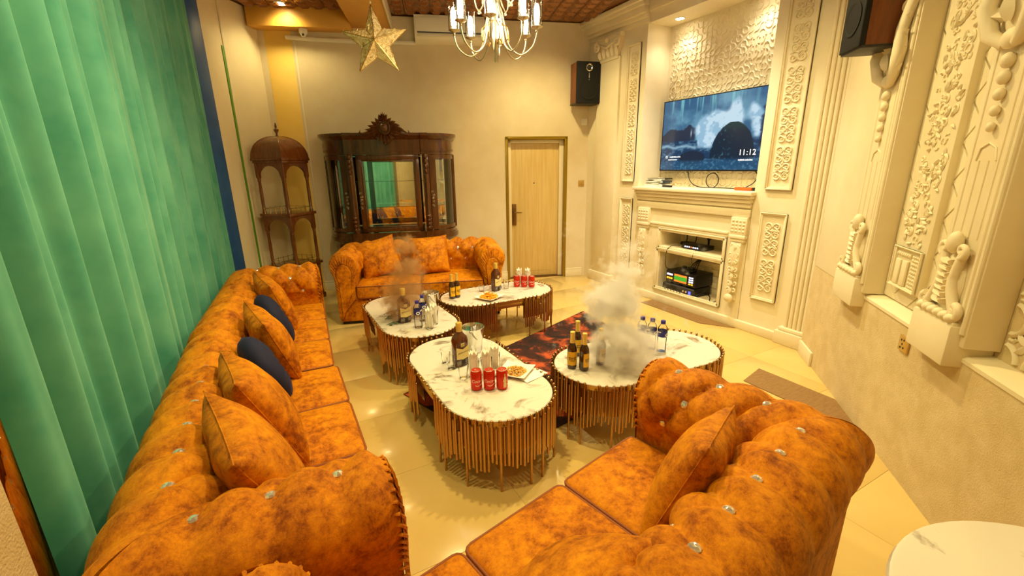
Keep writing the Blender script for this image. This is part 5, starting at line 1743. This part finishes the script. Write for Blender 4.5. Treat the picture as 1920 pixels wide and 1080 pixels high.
def make_table(label, loc, rz, L, Wd, seed):
    r = random.Random(seed)
    t = thing('coffee_table', label, 'table', loc, rz, 'marble coffee tables')
    m = MB()
    o = stadium(L, Wd)
    o2 = stadium(L, Wd, -0.004)
    m.prism(o, TH - 0.018, TH - 0.004)
    m.prism(o, TH - 0.004, TH, top=o2)
    m.build('marble_top', 'marble', t, 30)
    ro, ri = stadium(L, Wd, 0.004), stadium(L, Wd, -0.020)
    m = MB()
    n = len(ro)
    vs = [(x, y, z) for pts, z in ((ro, TH - 0.004), (ro, TH - 0.034), (ri, TH - 0.034), (ri, TH - 0.018)) for x, y in pts]
    fs = [(q * n + i, q * n + (i + 1) % n, (q + 1) * n + (i + 1) % n, (q + 1) * n + i) for q in range(3) for i in range(n)]
    m.add(vs, fs)
    rim = m.build('rim', 'gold_rim', t, 30)
    rr = Wd / 2
    a = L / 2 - rr
    ext = 0.13
    st = 0.0208
    for e in (1, -1):
        # dark metal backing sheet behind the tubes
        bp = [(a - ext, -rr + 0.03)] + [(a + (rr - 0.03) * math.cos(-PI / 2 + PI * k / 18), (rr - 0.03) * math.sin(-PI / 2 + PI * k / 18)) for k in range(19)] + [(a - ext, rr - 0.03)]
        bi = [(a - ext, -rr + 0.036)] + [(a + (rr - 0.036) * math.cos(-PI / 2 + PI * k / 18), (rr - 0.036) * math.sin(-PI / 2 + PI * k / 18)) for k in range(19)] + [(a - ext, rr - 0.036)]
        MB().grid([[(e * x, e * y, TH - 0.03) for x, y in bp], [(e * x, e * y, 0.19) for x, y in bp], [(e * x, e * y, 0.19) for x, y in bi], [(e * x, e * y, TH - 0.03) for x, y in bi]]).build('backing_sheet', 'bronze_tube', t, 40)
        arc = PI * (rr + 0.011)
        tot = arc + 2 * ext
        nt_ = int(tot / st)
        leg_next = 2
        for k in range(nt_ + 1):
            s = tot * k / nt_
            g = rr + (0.012 if k % 2 else 0.016)
            if s < ext: x, y = a - ext + s, -g
            elif s > ext + arc: x, y = a - (s - ext - arc), g
            else:
                an = -PI / 2 + (s - ext) / arc * PI
                x, y = a + g * math.cos(an), g * math.sin(an)
            zt = TH + 0.004 if k % 2 == 0 else TH - 0.016 - 0.010 * (k % 3)
            if r.random() < 0.05:
                zt = TH - 0.085
            if k == leg_next:
                zb = 0.0
                leg_next = k + r.choice((4, 6, 8, 9))
            else:
                zb = 0.140 + 0.028 * math.sin(k * 0.55 + seed) + round(r.uniform(-0.02, 0.03) / 0.01) * 0.01
                zb = round(zb / 0.012) * 0.012
            if zb == 0.0 and (abs(x) > 9):
                pass
            put('tube', tube_mesh(zt, zb, k % 2 == 0), t, Matrix.Translation((e * x, e * y, 0.0)))
    # studs of the open middle and the inner frame
    ns = 6
    for sy in (-1, 1):
        for k in range(ns):
            x = -(a - ext) + 2 * (a - ext) * (k + 0.5) / ns
            put('stud', STUD, rim, Matrix.Translation((x, sy * (rr + 0.010), TH - 0.002)))
    for sy in (-1, 1):
        MB().bbox(-(a - ext), a - ext, sy * (rr - 0.012) - 0.010, sy * (rr - 0.012) + 0.010, TH - 0.075, TH - 0.033, 0.003).build('apron', 'gold_rim', t)
    return t
make_table('oval marble coffee table nearest the camera with three red cans on it', (0.965, 2.325, 0), R_(91.5), 1.235, 0.635, 1)
make_table('oval marble coffee table behind the right foreground sofa with the water bottles on it', (2.02, 1.985, 0), R_(-3), 1.22, 0.625, 2)
make_table('oval marble coffee table beside the far section of the curtain-side sofa', (0.905, 3.645, 0), R_(92), 1.24, 0.605, 3)
make_table('oval marble coffee table in front of the farthest sofa with the plate of chips', (1.86, 3.81, 0), R_(-1), 1.17, 0.60, 4)
def make_round():
    t = thing('pedestal_table', 'round white marble pedestal table in the bottom right corner', 'table', (1.19, -0.09, 0))
    m = MB()
    m.lathe([(0.34, 0.772), (0.382, 0.776), (0.388, 0.786), (0.384, 0.797), (0.378, 0.80)], 64)
    m.build('marble_top', 'marble_bold', t, 40)
    MB().lathe([(0.22, 0.0), (0.22, 0.012), (0.10, 0.03), (0.04, 0.06), (0.032, 0.12), (0.032, 0.70), (0.05, 0.74), (0.14, 0.77)], 32).build('pedestal', 'gold_rim', t, 40)
mat('marble_bold', srgb(226, 218, 204), 0.18, col2=srgb(150, 136, 116), nscale=1.7, detail=8.0, ramp=(0.60, 0.70), distort=3.0, coat=0.3)
make_round()
# ------------------------------------------------------------------ things on the tables
TZ = TH + 0.0005
def make_can(label, loc, rz):
    t = thing('soda_can', label, 'can', loc, rz, 'red soda cans')
    MB().lathe([(0.025, 0.0), (0.032, 0.008), (0.033, 0.014), (0.033, 0.108), (0.028, 0.120)], 28).build('body', 'can_red', t, 40)
    l = MB().lathe([(0.028, 0.119), (0.0285, 0.1225), (0.026, 0.1225), (0.025, 0.119), (0.001, 0.118)], 28).build('lid', 'aluminium', t, 40)
    MB().tube([(0.009 * math.cos(a) * 0.8, -0.004 + 0.011 * math.sin(a), 0.1195) for a in np.linspace(0, 2 * PI, 13)], 0.0018, 5, caps=False).build('pull_tab', 'aluminium', l, 60)
    vs, fs = wrap_text('Coca-Cola', 0.026, 0.0333, 0.062, 0.35)
    m = MB().add(vs, fs)
    pts = [(0.0333 * math.cos(-PI / 2 + x), 0.0333 * math.sin(-PI / 2 + x), 0.040 + 0.005 * math.sin(x * 3.2)) for x in np.linspace(-0.95, 0.95, 20)]
    m.grid([pts, [(x, y, z - 0.0035) for x, y, z in pts]])
    m.build('lettering', 'print_white', t, 0)
    return t
can = make_can('red soda can on the nearest table, leftmost of the three', (0.875, 2.095, TZ), R_(20))
clone(can, (0.942, 2.062, TZ), R_(12), 'red soda can on the nearest table, middle one of the three')
c3 = clone(can, (1.008, 2.030, TZ), R_(75), 'red soda can on the nearest table, rightmost of the three with the pale bottle shape')
m = MB()
prof = [(-0.50, 0.012), (-0.50, 0.04), (-0.44, 0.055), (-0.46, 0.07), (-0.36, 0.085), (-0.16, 0.096), (-0.14, 0.112)]
A0 = -PI / 2 - 1.25
m.grid([[(0.03335 * math.cos(A0 + s * w * 0.55), 0.03335 * math.sin(A0 + s * w * 0.55), z * 0.85 + 0.008) for w, z in prof] for s in (-1, -0.3, 0.3, 1)])
m.build('bottle_print', 'label_cream', c3, 0)
clone(can, (2.140, 3.905, TZ), R_(15), 'red soda can on the far table, leftmost of the three')
clone(can, (2.205, 3.860, TZ), R_(25), 'red soda can on the far table, middle one of the three')
clone(can, (2.268, 3.812, TZ), R_(10), 'red soda can on the far table, rightmost of the three')

def make_whisky(label, loc, rz):
    t = thing('whisky_bottle', label, 'bottle', loc, rz, 'whisky bottles')
    t.scale = (1.2, 1.1, 1.0)
    # flat-shouldered bottle: rounded rectangular section, hexagonal front
    m = MB()
    def sec(w, d, z):
        return [(w * math.copysign(abs(math.cos(a)) ** 0.55, math.cos(a)), d * math.copysign(abs(math.sin(a)) ** 0.55, math.sin(a)), z) for a in np.linspace(0, 2 * PI, 33)]
    m.grid([sec(w, d, z) for w, d, z in ((0.030, 0.022, 0.0), (0.040, 0.029, 0.004), (0.0425, 0.031, 0.015), (0.0425, 0.031, 0.155), (0.043, 0.031, 0.175), (0.0385, 0.029, 0.195), (0.022, 0.021, 0.217), (0.0145, 0.0145, 0.228), (0.0135, 0.0135, 0.240))])
    m.build('bottle', 'whisky', t, 50)
    MB().lathe([(0.0165, 0.232), (0.0172, 0.236), (0.0172, 0.286), (0.0155, 0.290), (0.001, 0.291)], 20).build('cap', 'foil_gold', t, 40)
    y = -0.0322
    lab = MB()
    poly = [(-0.040, 0.060), (-0.040, 0.138), (0.0, 0.118), (0.040, 0.138), (0.040, 0.060), (0.0, 0.050)]
    lab.add([(x, y, z) for x, z in poly] + [(x, y + 0.002, z) for x, z in poly], [tuple(range(6)), (11, 10, 9, 8, 7, 6)] + [(i, (i + 1) % 6, 6 + (i + 1) % 6, 6 + i) for i in range(6)])
    lab = lab.build('label_plate', 'label_cream', t, 0)
    vs, fs = text_geo("Ballantine's", 0.0145, 0.4)
    MB().add([(a, y - 0.0006, 0.098 + b + a * 0.12) for a, b, _ in vs], fs).build('lettering', 'print_dark', lab, 0)
    m = MB()
    m.span(-0.010, 0.010, y - 0.0004, y + 0.001, 0.142, 0.143)
    for k in range(4):
        m.span(-0.011 + 0.006 * k, -0.008 + 0.006 * k, y - 0.0006, y + 0.001, 0.136 - 0.0 * k, 0.157)
    m.span(-0.012, 0.012, y - 0.0006, y + 0.001, 0.155, 0.160)
    m.build('crest_print', 'label_cream', t, 0)
    m = MB()
    m.span(-0.011, 0.011, y - 0.0004, y + 0.001, 0.008, 0.045)
    m.build('neck_strip', 'print_dark', t, 0)
    for k in (-1, 1):
        MB().span(k * 0.026 - 0.013, k * 0.026 + 0.013, y - 0.0004, y + 0.001, 0.020, 0.046).build('lower_label', 'book_grey', t, 0)
    return t
wb = make_whisky('square-shouldered whisky bottle with a cream label on the nearest table', (0.915, 2.44, TZ), R_(12))
clone(wb, (1.885, 3.885, TZ), R_(22), 'square-shouldered whisky bottle on the far table behind the chips')
clone(wb, (0.815, 3.43, TZ), R_(10), 'square-shouldered whisky bottle half hidden by the brown smoke on the curtain-side table')
def make_beer(label, loc, rz):
    t = thing('beer_bottle', label, 'bottle', loc, rz, 'beer bottles')
    MB().lathe([(0.022, 0.0), (0.029, 0.004), (0.0305, 0.012), (0.0305, 0.125), (0.028, 0.145), (0.018, 0.165), (0.0145, 0.178), (0.013, 0.225)], 24).build('bottle', 'beer_glass', t, 50)
    MB().lathe([(0.0168, 0.172), (0.0150, 0.182), (0.0142, 0.225), (0.0150, 0.232), (0.0158, 0.236), (0.0150, 0.243), (0.001, 0.245)], 20).build('foil_cap', 'foil_gold', t, 40)
    r = 0.0309
    P = [[(r * math.cos(a), r * math.sin(a), z) for a in np.linspace(-PI / 2 - 1.15, -PI / 2 + 1.15, 15)] for z in (0.028, 0.034, 0.118)]
    lb = MB().grid(P).build('label_wrap', 'label_yellow', t, 60)
    rr = random.Random(9)
    m = MB()
    for row, (z, n, s) in enumerate(((0.078, 5, 0.011), (0.066, 5, 0.010), (0.055, 6, 0.005))):
        for k in range(n):
            a = -PI / 2 + (k - (n - 1) / 2) * s * 0.95 / r
            w = s * 0.33 / r
            q = [(r + 0.0004) * math.cos(a - w), (r + 0.0004) * math.sin(a - w), (r + 0.0004) * math.cos(a + w), (r + 0.0004) * math.sin(a + w)]
            h = s * rr.uniform(0.35, 0.5)
            m.add([(q[0], q[1], z - h), (q[2], q[3], z - h * 0.7), (q[2], q[3], z + h), (q[0], q[1], z + h * 0.8)], [(0, 1, 2, 3)])
    m.build('print', 'print_dark', lb, 0)
    return t
be = make_beer('brown beer bottle with yellow label on the table behind the right sofa, the left one', (1.512, 2.045, TZ), R_(-30))
clone(be, (1.560, 1.985, TZ), R_(22), 'brown beer bottle with yellow label on the table behind the right sofa, nearest the camera')
clone(be, (1.655, 2.185, TZ), R_(5), 'beer bottle half lost in the pale smoke, the farther of the two')
clone(be, (1.70, 1.995, TZ), R_(15), 'beer bottle half lost in the pale smoke, the nearer of the two')
clone(be, (1.392, 3.850, TZ), R_(18), 'brown beer bottle on the far table, the left one of the pair')
clone(be, (1.452, 3.868, TZ), R_(24), 'brown beer bottle on the far table, the right one of the pair')
def make_water(label, loc, rz):
    t = thing('water_bottle', label, 'bottle', loc, rz, 'water bottles')
    MB().lathe([(0.020, 0.004), (0.028, 0.0), (0.031, 0.008), (0.031, 0.06), (0.029, 0.07), (0.031, 0.08), (0.032, 0.16), (0.029, 0.178), (0.016, 0.198), (0.0135, 0.205)], 24).build('bottle', 'clear_plastic', t, 60)
    MB().lathe([(0.026, 0.006), (0.028, 0.03), (0.028, 0.165), (0.001, 0.166)], 20).build('water', 'clear_glass', t, 60)
    MB().lathe([(0.015, 0.203), (0.016, 0.205), (0.016, 0.222), (0.014, 0.226), (0.001, 0.2265)], 16).build('cap', 'cap_blue', t, 40)
    n = 32
    r = 0.0328
    P = [[(r * math.cos(a), r * math.sin(a), z) for a in np.linspace(0, 2 * PI, n + 1)] for z in (0.115, 0.155)]
    l = MB().grid(P).build('label_wrap', 'label_blue', t, 60)
    for a0 in (-PI / 2 - 0.35, PI / 2):
        m = MB()
        for rad, k in ((0.013, 1),):
            ring = [((r + 0.0005) * math.cos(a0 + 1.25 * rad * math.cos(b) / r), (r + 0.0005) * math.sin(a0 + 1.25 * rad * math.cos(b) / r), 0.130 + rad * math.sin(b)) for b in np.linspace(0, 2 * PI, 17)]
            rin = [((r + 0.0005) * math.cos(a0 + 0.62 * rad * math.cos(b) / r), (r + 0.0005) * math.sin(a0 + 0.62 * rad * math.cos(b) / r), 0.130 + rad * 0.5 * math.sin(b)) for b in np.linspace(0, 2 * PI, 17)]
            m.grid([ring, rin])
        sw = [((r + 0.0005) * math.cos(a0 + 0.5 + x), (r + 0.0005) * math.sin(a0 + 0.5 + x), 0.140 + 0.006 * math.sin(x * 2)) for x in np.linspace(0, 0.9, 9)]
        m.grid([sw, [(x, y, z + 0.008) for x, y, z in sw]])
        m.build('print', 'print_white', l, 0)
    return t
wa = make_water('clear water bottle with blue cap behind the right sofa, rightmost of the three', (2.180, 1.940, TZ), R_(35))
clone(wa, (2.150, 2.005, TZ), R_(30), 'clear water bottle with blue cap behind the right sofa, middle one of the three')
clone(wa, (2.118, 2.065, TZ), R_(40), 'clear water bottle with blue cap behind the right sofa, leftmost beside the pale smoke')
clone(wa, (0.875, 3.240, TZ), R_(10), 'clear water bottle with blue label on the curtain-side table, the nearer one')
clone(wa, (0.955, 3.370, TZ), R_(25), 'clear water bottle with blue label on the curtain-side table, the farther one')
def make_bucket(label, loc, rz):
    t = thing('ice_bucket', label, 'bucket', loc, rz, 'steel ice buckets')
    MB().lathe([(0.055, 0.0), (0.058, 0.003), (0.076, 0.172), (0.080, 0.178), (0.077, 0.182), (0.073, 0.174), (0.055, 0.008), (0.001, 0.007)], 36).build('pail', 'steel', t, 40)
    MB().tube([(0.078 * math.cos(a), 0.078 * math.sin(a) * 0.55 - 0.012, 0.165 - 0.075 * max(0, -math.sin(a)) ** 0.8) for a in np.linspace(PI, 2 * PI, 17)], 0.0035, 6).build('bail_handle', 'steel', t, 60)
    m = MB()
    for sx in (-1, 1):
        m.ball((sx * 0.078, -0.008, 0.165), (0.008, 0.010, 0.010), 8, 6)
    m.build('lug', 'steel', t, 50)
    return t
bu = make_bucket('steel ice bucket behind the whisky bottle on the nearest table', (1.075, 2.60, TZ), R_(50))
clone(bu, (1.085, 3.565, TZ), R_(60), 'steel ice bucket at the right edge of the curtain-side table')
m = MB()
def make_tongs(label, loc, rz):
    t = thing('ice_tongs', label, 'tongs', loc, rz)
    for s in (-1, 1):
        MB().tube([(0, 0.004 * s, 0.0), (0.03, 0.012 * s, 0.0), (0.09, 0.012 * s, 0.0), (0.14, 0.006 * s, 0.0)], [0.004, 0.003, 0.003, 0.004], 6).build('jaw', 'steel', t, 60)
# tumblers with folded paper tissues
def make_tissue_glass(label, loc, rz, h=0.115, seed=0):
    t = thing('tissue_glass', label, 'glass', loc, rz, 'glasses holding folded tissues')
    MB().lathe([(0.028, 0.0), (0.030, 0.002), (0.036, h), (0.0345, h), (0.029, 0.010), (0.001, 0.009)], 24).build('tumbler', 'clear_glass', t, 50)
    r = random.Random(seed)
    m = MB()
    for k in range(7):
        a = k * 2 * PI / 7 + r.uniform(-0.2, 0.2)
        b = a + 1.9
        q = 0.022
        tip = Vector((0.030 * math.cos(a + 0.9), 0.030 * math.sin(a + 0.9), h + 0.055 + r.uniform(-0.012, 0.02)))
        p0, p1 = Vector((q * math.cos(a), q * math.sin(a), 0.014)), Vector((q * math.cos(b), q * math.sin(b), 0.014))
        p2, p3 = Vector((0.030 * math.cos(a), 0.030 * math.sin(a), h + 0.012)), Vector((0.030 * math.cos(b), 0.030 * math.sin(b), h + 0.012))
        m.add([p0, p1, p3, tip, p2, Vector((0, 0, 0.03)), Vector((0, 0, h))], [(0, 1, 2, 4), (4, 2, 3), (0, 5, 6, 4), (4, 6, 3), (1, 5, 6, 2), (2, 6, 3)])
    m.build('tissues', 'tissue', t, 0)
    return t
tg = make_tissue_glass('glass of folded white tissues on the nearest table behind the left can', (0.925, 2.245, TZ), 0.0)
clone(tg, (1.000, 2.225, TZ), 0.8, 'glass of folded white tissues on the nearest table behind the middle can')
clone(tg, (1.075, 2.265, TZ), 1.7, 'glass of folded white tissues on the nearest table next to the peanuts')
clone(tg, (0.945, 3.175, TZ), 0.4, 'glass of folded tissues on the curtain-side table beside the nearer water bottle')
clone(tg, (1.010, 3.255, TZ), 1.2, 'glass of folded tissues on the curtain-side table in front of the ice bucket')
clone(tg, (2.215, 3.985, TZ), 0.2, 'glass of folded white tissues behind the cans on the far table, the left one')
clone(tg, (2.290, 3.930, TZ), 1.2, 'glass of folded white tissues behind the cans on the far table, the right one')
def make_shot(label, loc, h=0.075, r=0.03):
    t = thing('drinking_glass', label, 'glass', loc, 0, 'empty drinking glasses')
    MB().lathe([(r * 0.75, 0.0), (r * 0.8, 0.002), (r, h), (r * 0.95, h), (r * 0.75, 0.014), (0.001, 0.013)], 24).build('bowl', 'clear_glass', t, 50)
    MB().lathe([(r * 0.70, 0.0005), (r * 0.72, 0.012), (0.001, 0.0125)], 20).build('thick_base', 'clear_glass', t, 50)
    return t
sg = make_shot('empty glass left of the whisky bottle on the nearest table', (0.845, 2.415, TZ))
clone(sg, (0.84, 2.51, TZ), None, 'empty glass behind the first one, at the left rim of the nearest table')
clone(sg, (0.862, 2.26, TZ), None, 'empty glass between the whisky bottle and the left can on the nearest table')
clone(sg, (1.74, 3.93, TZ), None, 'empty glass left of the whisky bottle on the far table')
clone(sg, (2.01, 3.90, TZ), None, 'empty glass right of the whisky bottle on the far table')
clone(sg, (2.05, 3.98, TZ), None, 'empty glass behind the right one on the far table')
t = thing('matchbox', 'small dark matchbox beside the whisky bottle on the nearest table', 'box', (0.975, 2.37, TZ), R_(25))
MB().bbox(-0.024, 0.024, -0.016, 0.016, 0.0, 0.014, 0.001).build('sleeve', 'paper', t)
MB().bbox(-0.018, 0.018, -0.0168, -0.0158, 0.003, 0.011, 0.0002).build('print', 'print_dark', t)
# plates of snacks
def make_plate(name, label, loc, rz, w):
    t = thing(name, label, 'plate', loc, rz)
    P = []
    n = 16
    for j in range(n + 1):
        row = []
        for i in range(n + 1):
            u, v = -1 + 2 * i / n, -1 + 2 * j / n
            e = max(abs(u), abs(v))
            row.append((u * w / 2 * (1 + 0.04 * u * u * v * v), v * w / 2 * (1 + 0.04 * u * u * v * v), 0.005 + 0.016 * max(0, (e - 0.55) / 0.45) ** 1.6 + 0.006 * (abs(u * v)) ** 3))
        P.append(row)
    o = MB().grid(P).build('dish', 'plate_white', t, 180)
    s = o.modifiers.new('thickness', 'SOLIDIFY'); s.thickness = 0.004; s.offset = -1
    MB().bbox(-w * 0.28, w * 0.28, -w * 0.28, w * 0.28, 0.0, 0.004, 0.001).build('foot_ring', 'plate_white', t)
    return t
make_plate('square_plate', 'square white plate under the peanuts on the nearest table', (1.165, 2.16, TZ), R_(38), 0.19)
r = random.Random(2)
m = MB()
for k in range(230):
    a, q = r.uniform(0, 2 * PI), math.sqrt(r.random())
    x, y = 0.072 * q * math.cos(a), 0.072 * q * math.sin(a)
    z = 0.006 + r.random() * 0.026 * (1 - q * q) + 0.004
    M = T(x, y, z, r.uniform(0, PI), r.uniform(-0.5, 0.5))
    m.ball((0, 0, 0), (0.0075, 0.0048, 0.0045), 6, 4, M)
tag(m.build('peanuts', 'peanut', None, 60, T(1.165, 2.16, TZ)), 'heap of roasted peanuts on the white plate on the nearest table', 'peanuts', kind='stuff')
t = thing('paper_napkin', 'folded white paper napkin under the edge of the peanut plate', 'napkin', (1.225, 2.115, TZ), R_(15))
MB().grid([[(-0.09 + 0.18 * i / 8, -0.09 + 0.18 * j / 8, 0.0012 + 0.0012 * math.sin(i * 0.9) * math.sin(j * 0.7)) for i in range(9)] for j in range(9)]).build('sheet', 'tissue', t, 180)
MB().grid([[(-0.09 + 0.18 * i / 8, -0.09 + 0.09 * j / 8, 0.0035 + 0.0015 * math.sin(i * 0.8 + 1)) for i in range(9)] for j in range(9)]).build('fold', 'tissue', t, 180)
make_plate('square_plate', 'square white plate under the chips on the far table', (1.70, 3.67, TZ), R_(28), 0.21)
m = MB()
for k in range(170):
    a, q = r.uniform(0, 2 * PI), math.sqrt(r.random())
    x, y = 0.078 * q * math.cos(a), 0.078 * q * math.sin(a)
    z = 0.010 + r.random() * 0.055 * (1 - q ** 1.5)
    M = T(x, y, z, r.uniform(0, PI), r.uniform(-0.4, 0.4), r.uniform(-0.5, 0.5))
    m.tube([(-0.028, 0, -0.003), (0, 0.004, 0.003), (0.028, 0, -0.003)], 0.0048, 5, True, M)
tag(m.build('chips', 'chips', None, 60, T(1.70, 3.67, TZ)), 'heap of orange crisps on the white plate on the far table', 'crisps', kind='stuff')
# scattered leaf sprigs beside the brown smoke
def sprig(label, loc, rz, n, mt='leaf'):
    t = thing('leaf_sprig', label, 'leaves', loc, rz, 'green sprigs on the curtain-side table')
    MB().tube([(0, 0, 0.004), (0.05, 0.006, 0.012), (0.10, 0.0, 0.012), (0.15, -0.008, 0.006)], [0.0025, 0.002, 0.0018, 0.001], 5).build('stem', mt, t, 60)
    for k in range(n):
        x = 0.02 + 0.12 * k / n
        s = 1 if k % 2 else -1
        m = MB()
        leaf_shape(m, (0, 0, 0), (0.055, 0, 0.014), 0.009, 0.004)
        m.build('leaf', mt, t, 60, T(x, 0, 0.010, rz=s * R_(48), rx=R_(90)))
sprig('green leaf sprig lying on the curtain-side table at its left rim', (0.68, 3.56, TZ), R_(40), 6)
sprig('green leaf sprig lying nearest the camera on the curtain-side table', (0.66, 3.42, TZ), R_(10), 6)
sprig('green leaf sprig beside the hidden whisky bottle on the curtain-side table', (0.70, 3.70, TZ), R_(20), 6)

# ------------------------------------------------------------------ smoke
def make_smoke(name, label, puffs, col, dens, nscale, lo, hi, aniso=0.0, seed=0.0):
    """one closed hull with a cloudy volume inside; puffs = (x, y, z, radius, weight)"""
    m = MB()
    cx = sum(p[0] for p in puffs) / len(puffs); cy = sum(p[1] for p in puffs) / len(puffs)
    x0 = min(p[0] - p[3] for p in puffs); x1 = max(p[0] + p[3] for p in puffs)
    y0 = min(p[1] - p[3] for p in puffs); y1 = max(p[1] + p[3] for p in puffs)
    z0 = max(TZ + 0.002, min(p[2] - p[3] for p in puffs)); z1 = max(p[2] + p[3] for p in puffs)
    m.rbox(((x0 + x1) / 2, (y0 + y1) / 2, (z0 + z1) / 2), (x1 - x0, y1 - y0, z1 - z0), 0.03, 2)
    mt = bpy.data.materials.new(name)
    mt.use_nodes = True
    nt = mt.node_tree
    nt.nodes.remove(nt.nodes['Principled BSDF'])
    vol = nt.nodes.new('ShaderNodeVolumePrincipled')
    vol.inputs['Color'].default_value = col
    vol.inputs['Anisotropy'].default_value = aniso
    nt.links.new(vol.outputs[0], nt.nodes['Material Output'].inputs['Volume'])
    tc = nt.nodes.new('ShaderNodeTexCoord')
    nz = nt.nodes.new('ShaderNodeTexNoise')
    nz.noise_dimensions = '4D'
    nz.inputs['W'].default_value = seed
    nz.inputs['Scale'].default_value = nscale
    nz.inputs['Detail'].default_value = 5.0
    nz.inputs['Roughness'].default_value = 0.66
    nt.links.new(tc.outputs['Object'], nz.inputs['Vector'])
    prev = None
    for (x, y, z, r, w) in puffs:
        sb = nt.nodes.new('ShaderNodeVectorMath'); sb.operation = 'DISTANCE'
        sb.inputs[1].default_value = (x, y, z)
        nt.links.new(tc.outputs['Object'], sb.inputs[0])
        mr = nt.nodes.new('ShaderNodeMapRange')
        mr.interpolation_type = 'SMOOTHSTEP'
        mr.inputs['From Min'].default_value = r
        mr.inputs['From Max'].default_value = 0.0
        mr.inputs['To Max'].default_value = w
        nt.links.new(sb.outputs['Value'], mr.inputs['Value'])
        if prev is None:
            prev = mr.outputs[0]
        else:
            mxn = nt.nodes.new('ShaderNodeMath'); mxn.operation = 'MAXIMUM'
            nt.links.new(prev, mxn.inputs[0]); nt.links.new(mr.outputs[0], mxn.inputs[1])
            prev = mxn.outputs[0]
    # cloud = smoothstep(falloff + noise - 1)
    ad = nt.nodes.new('ShaderNodeMath'); ad.operation = 'MULTIPLY_ADD'
    nt.links.new(nz.outputs['Fac'], ad.inputs[0]); ad.inputs[1].default_value = 2.6
    nt.links.new(prev, ad.inputs[2])
    mr = nt.nodes.new('ShaderNodeMapRange'); mr.interpolation_type = 'SMOOTHSTEP'
    mr.inputs['From Min'].default_value = lo; mr.inputs['From Max'].default_value = hi
    mr.inputs['To Max'].default_value = dens
    nt.links.new(ad.outputs[0], mr.inputs['Value'])
    nt.links.new(mr.outputs[0], vol.inputs['Density'])
    MATS[name] = mt
    return tag(m.build(name, name, None, 60), label, 'smoke', kind='stuff')
make_smoke('pale_smoke', 'pale grey cloud of smoke rising from the table behind the right foreground sofa',
           [(1.80, 1.88, 0.57, 0.31, 1.0), (1.69, 1.95, 0.54, 0.22, 0.8), (1.86, 2.05, 0.80, 0.31, 0.95), (1.76, 2.12, 0.74, 0.20, 0.8), (1.97, 2.10, 1.02, 0.30, 0.50)], (0.92, 0.90, 0.87, 1), 22.0, 10.0, 1.62, 2.15, seed=1.7)
make_smoke('brown_smoke', 'thin brownish wisp of smoke rising from the curtain-side table before the far sofa',
           [(0.84, 3.50, 0.60, 0.32, 0.95), (0.90, 3.52, 0.82, 0.24, 0.95), (0.90, 3.54, 1.02, 0.18, 0.95)], (0.66, 0.42, 0.20, 1), 16.0, 13.0, 1.60, 2.3, seed=4.1)
# ------------------------------------------------------------------ ceiling downlights: unseen lamps added to light the room, except the visible beam one
DOWN = [((0.95, 2.5), 'added ceiling downlight above the nearest coffee table'), ((2.55, 2.35), 'added ceiling downlight above the table with the water bottles'),
        ((3.35, 3.3), 'unseen ceiling downlight in front of the television niche'), ((0.7, 4.05), 'added ceiling downlight above the far end of the curtain-side sofa'),
        ((2.95, 4.55), 'added ceiling downlight in front of the door'), ((0.1, -0.5), 'added ceiling downlight behind the camera'),
        ((0.05, 1.75), 'unseen ceiling downlight above the cushions of the near curtain-side sofa'), ((1.15, 0.8), 'unseen ceiling downlight above the right foreground sofa'),
        ((0.37, 6.12), 'small ceiling downlight in front of the ochre beam above the domed shelf')]
for k, ((x, y), lab) in enumerate(DOWN):
    t = thing('ceiling_downlight', lab, 'light', (x, y, CEIL - 0.004), group='ceiling downlights')
    MB().lathe([(0.055, -0.012), (0.072, -0.010), (0.074, 0.004), (0.055, 0.004), (0.055, -0.012)], 24, cap=False).build('ring', 'plastic_white', t)
    MB().lathe([(0.001, -0.004), (0.055, -0.004), (0.055, 0.002), (0.001, 0.002)], 24).build('lens', 'lamp_disc', t)
    lamp('spot', 'SPOT', (0, 0, -0.03), LAMP['down'] * (1.0, 1.1, 1.4, 1.0, 0.8, 0.12, 0.58, 0.34, 0.22)[k], LAMP['white'] if k == 2 else LAMP['warm'], t, spot_size=R_(110 if k == 2 else 150), spot_blend=0.8, shadow_soft_size=0.06)
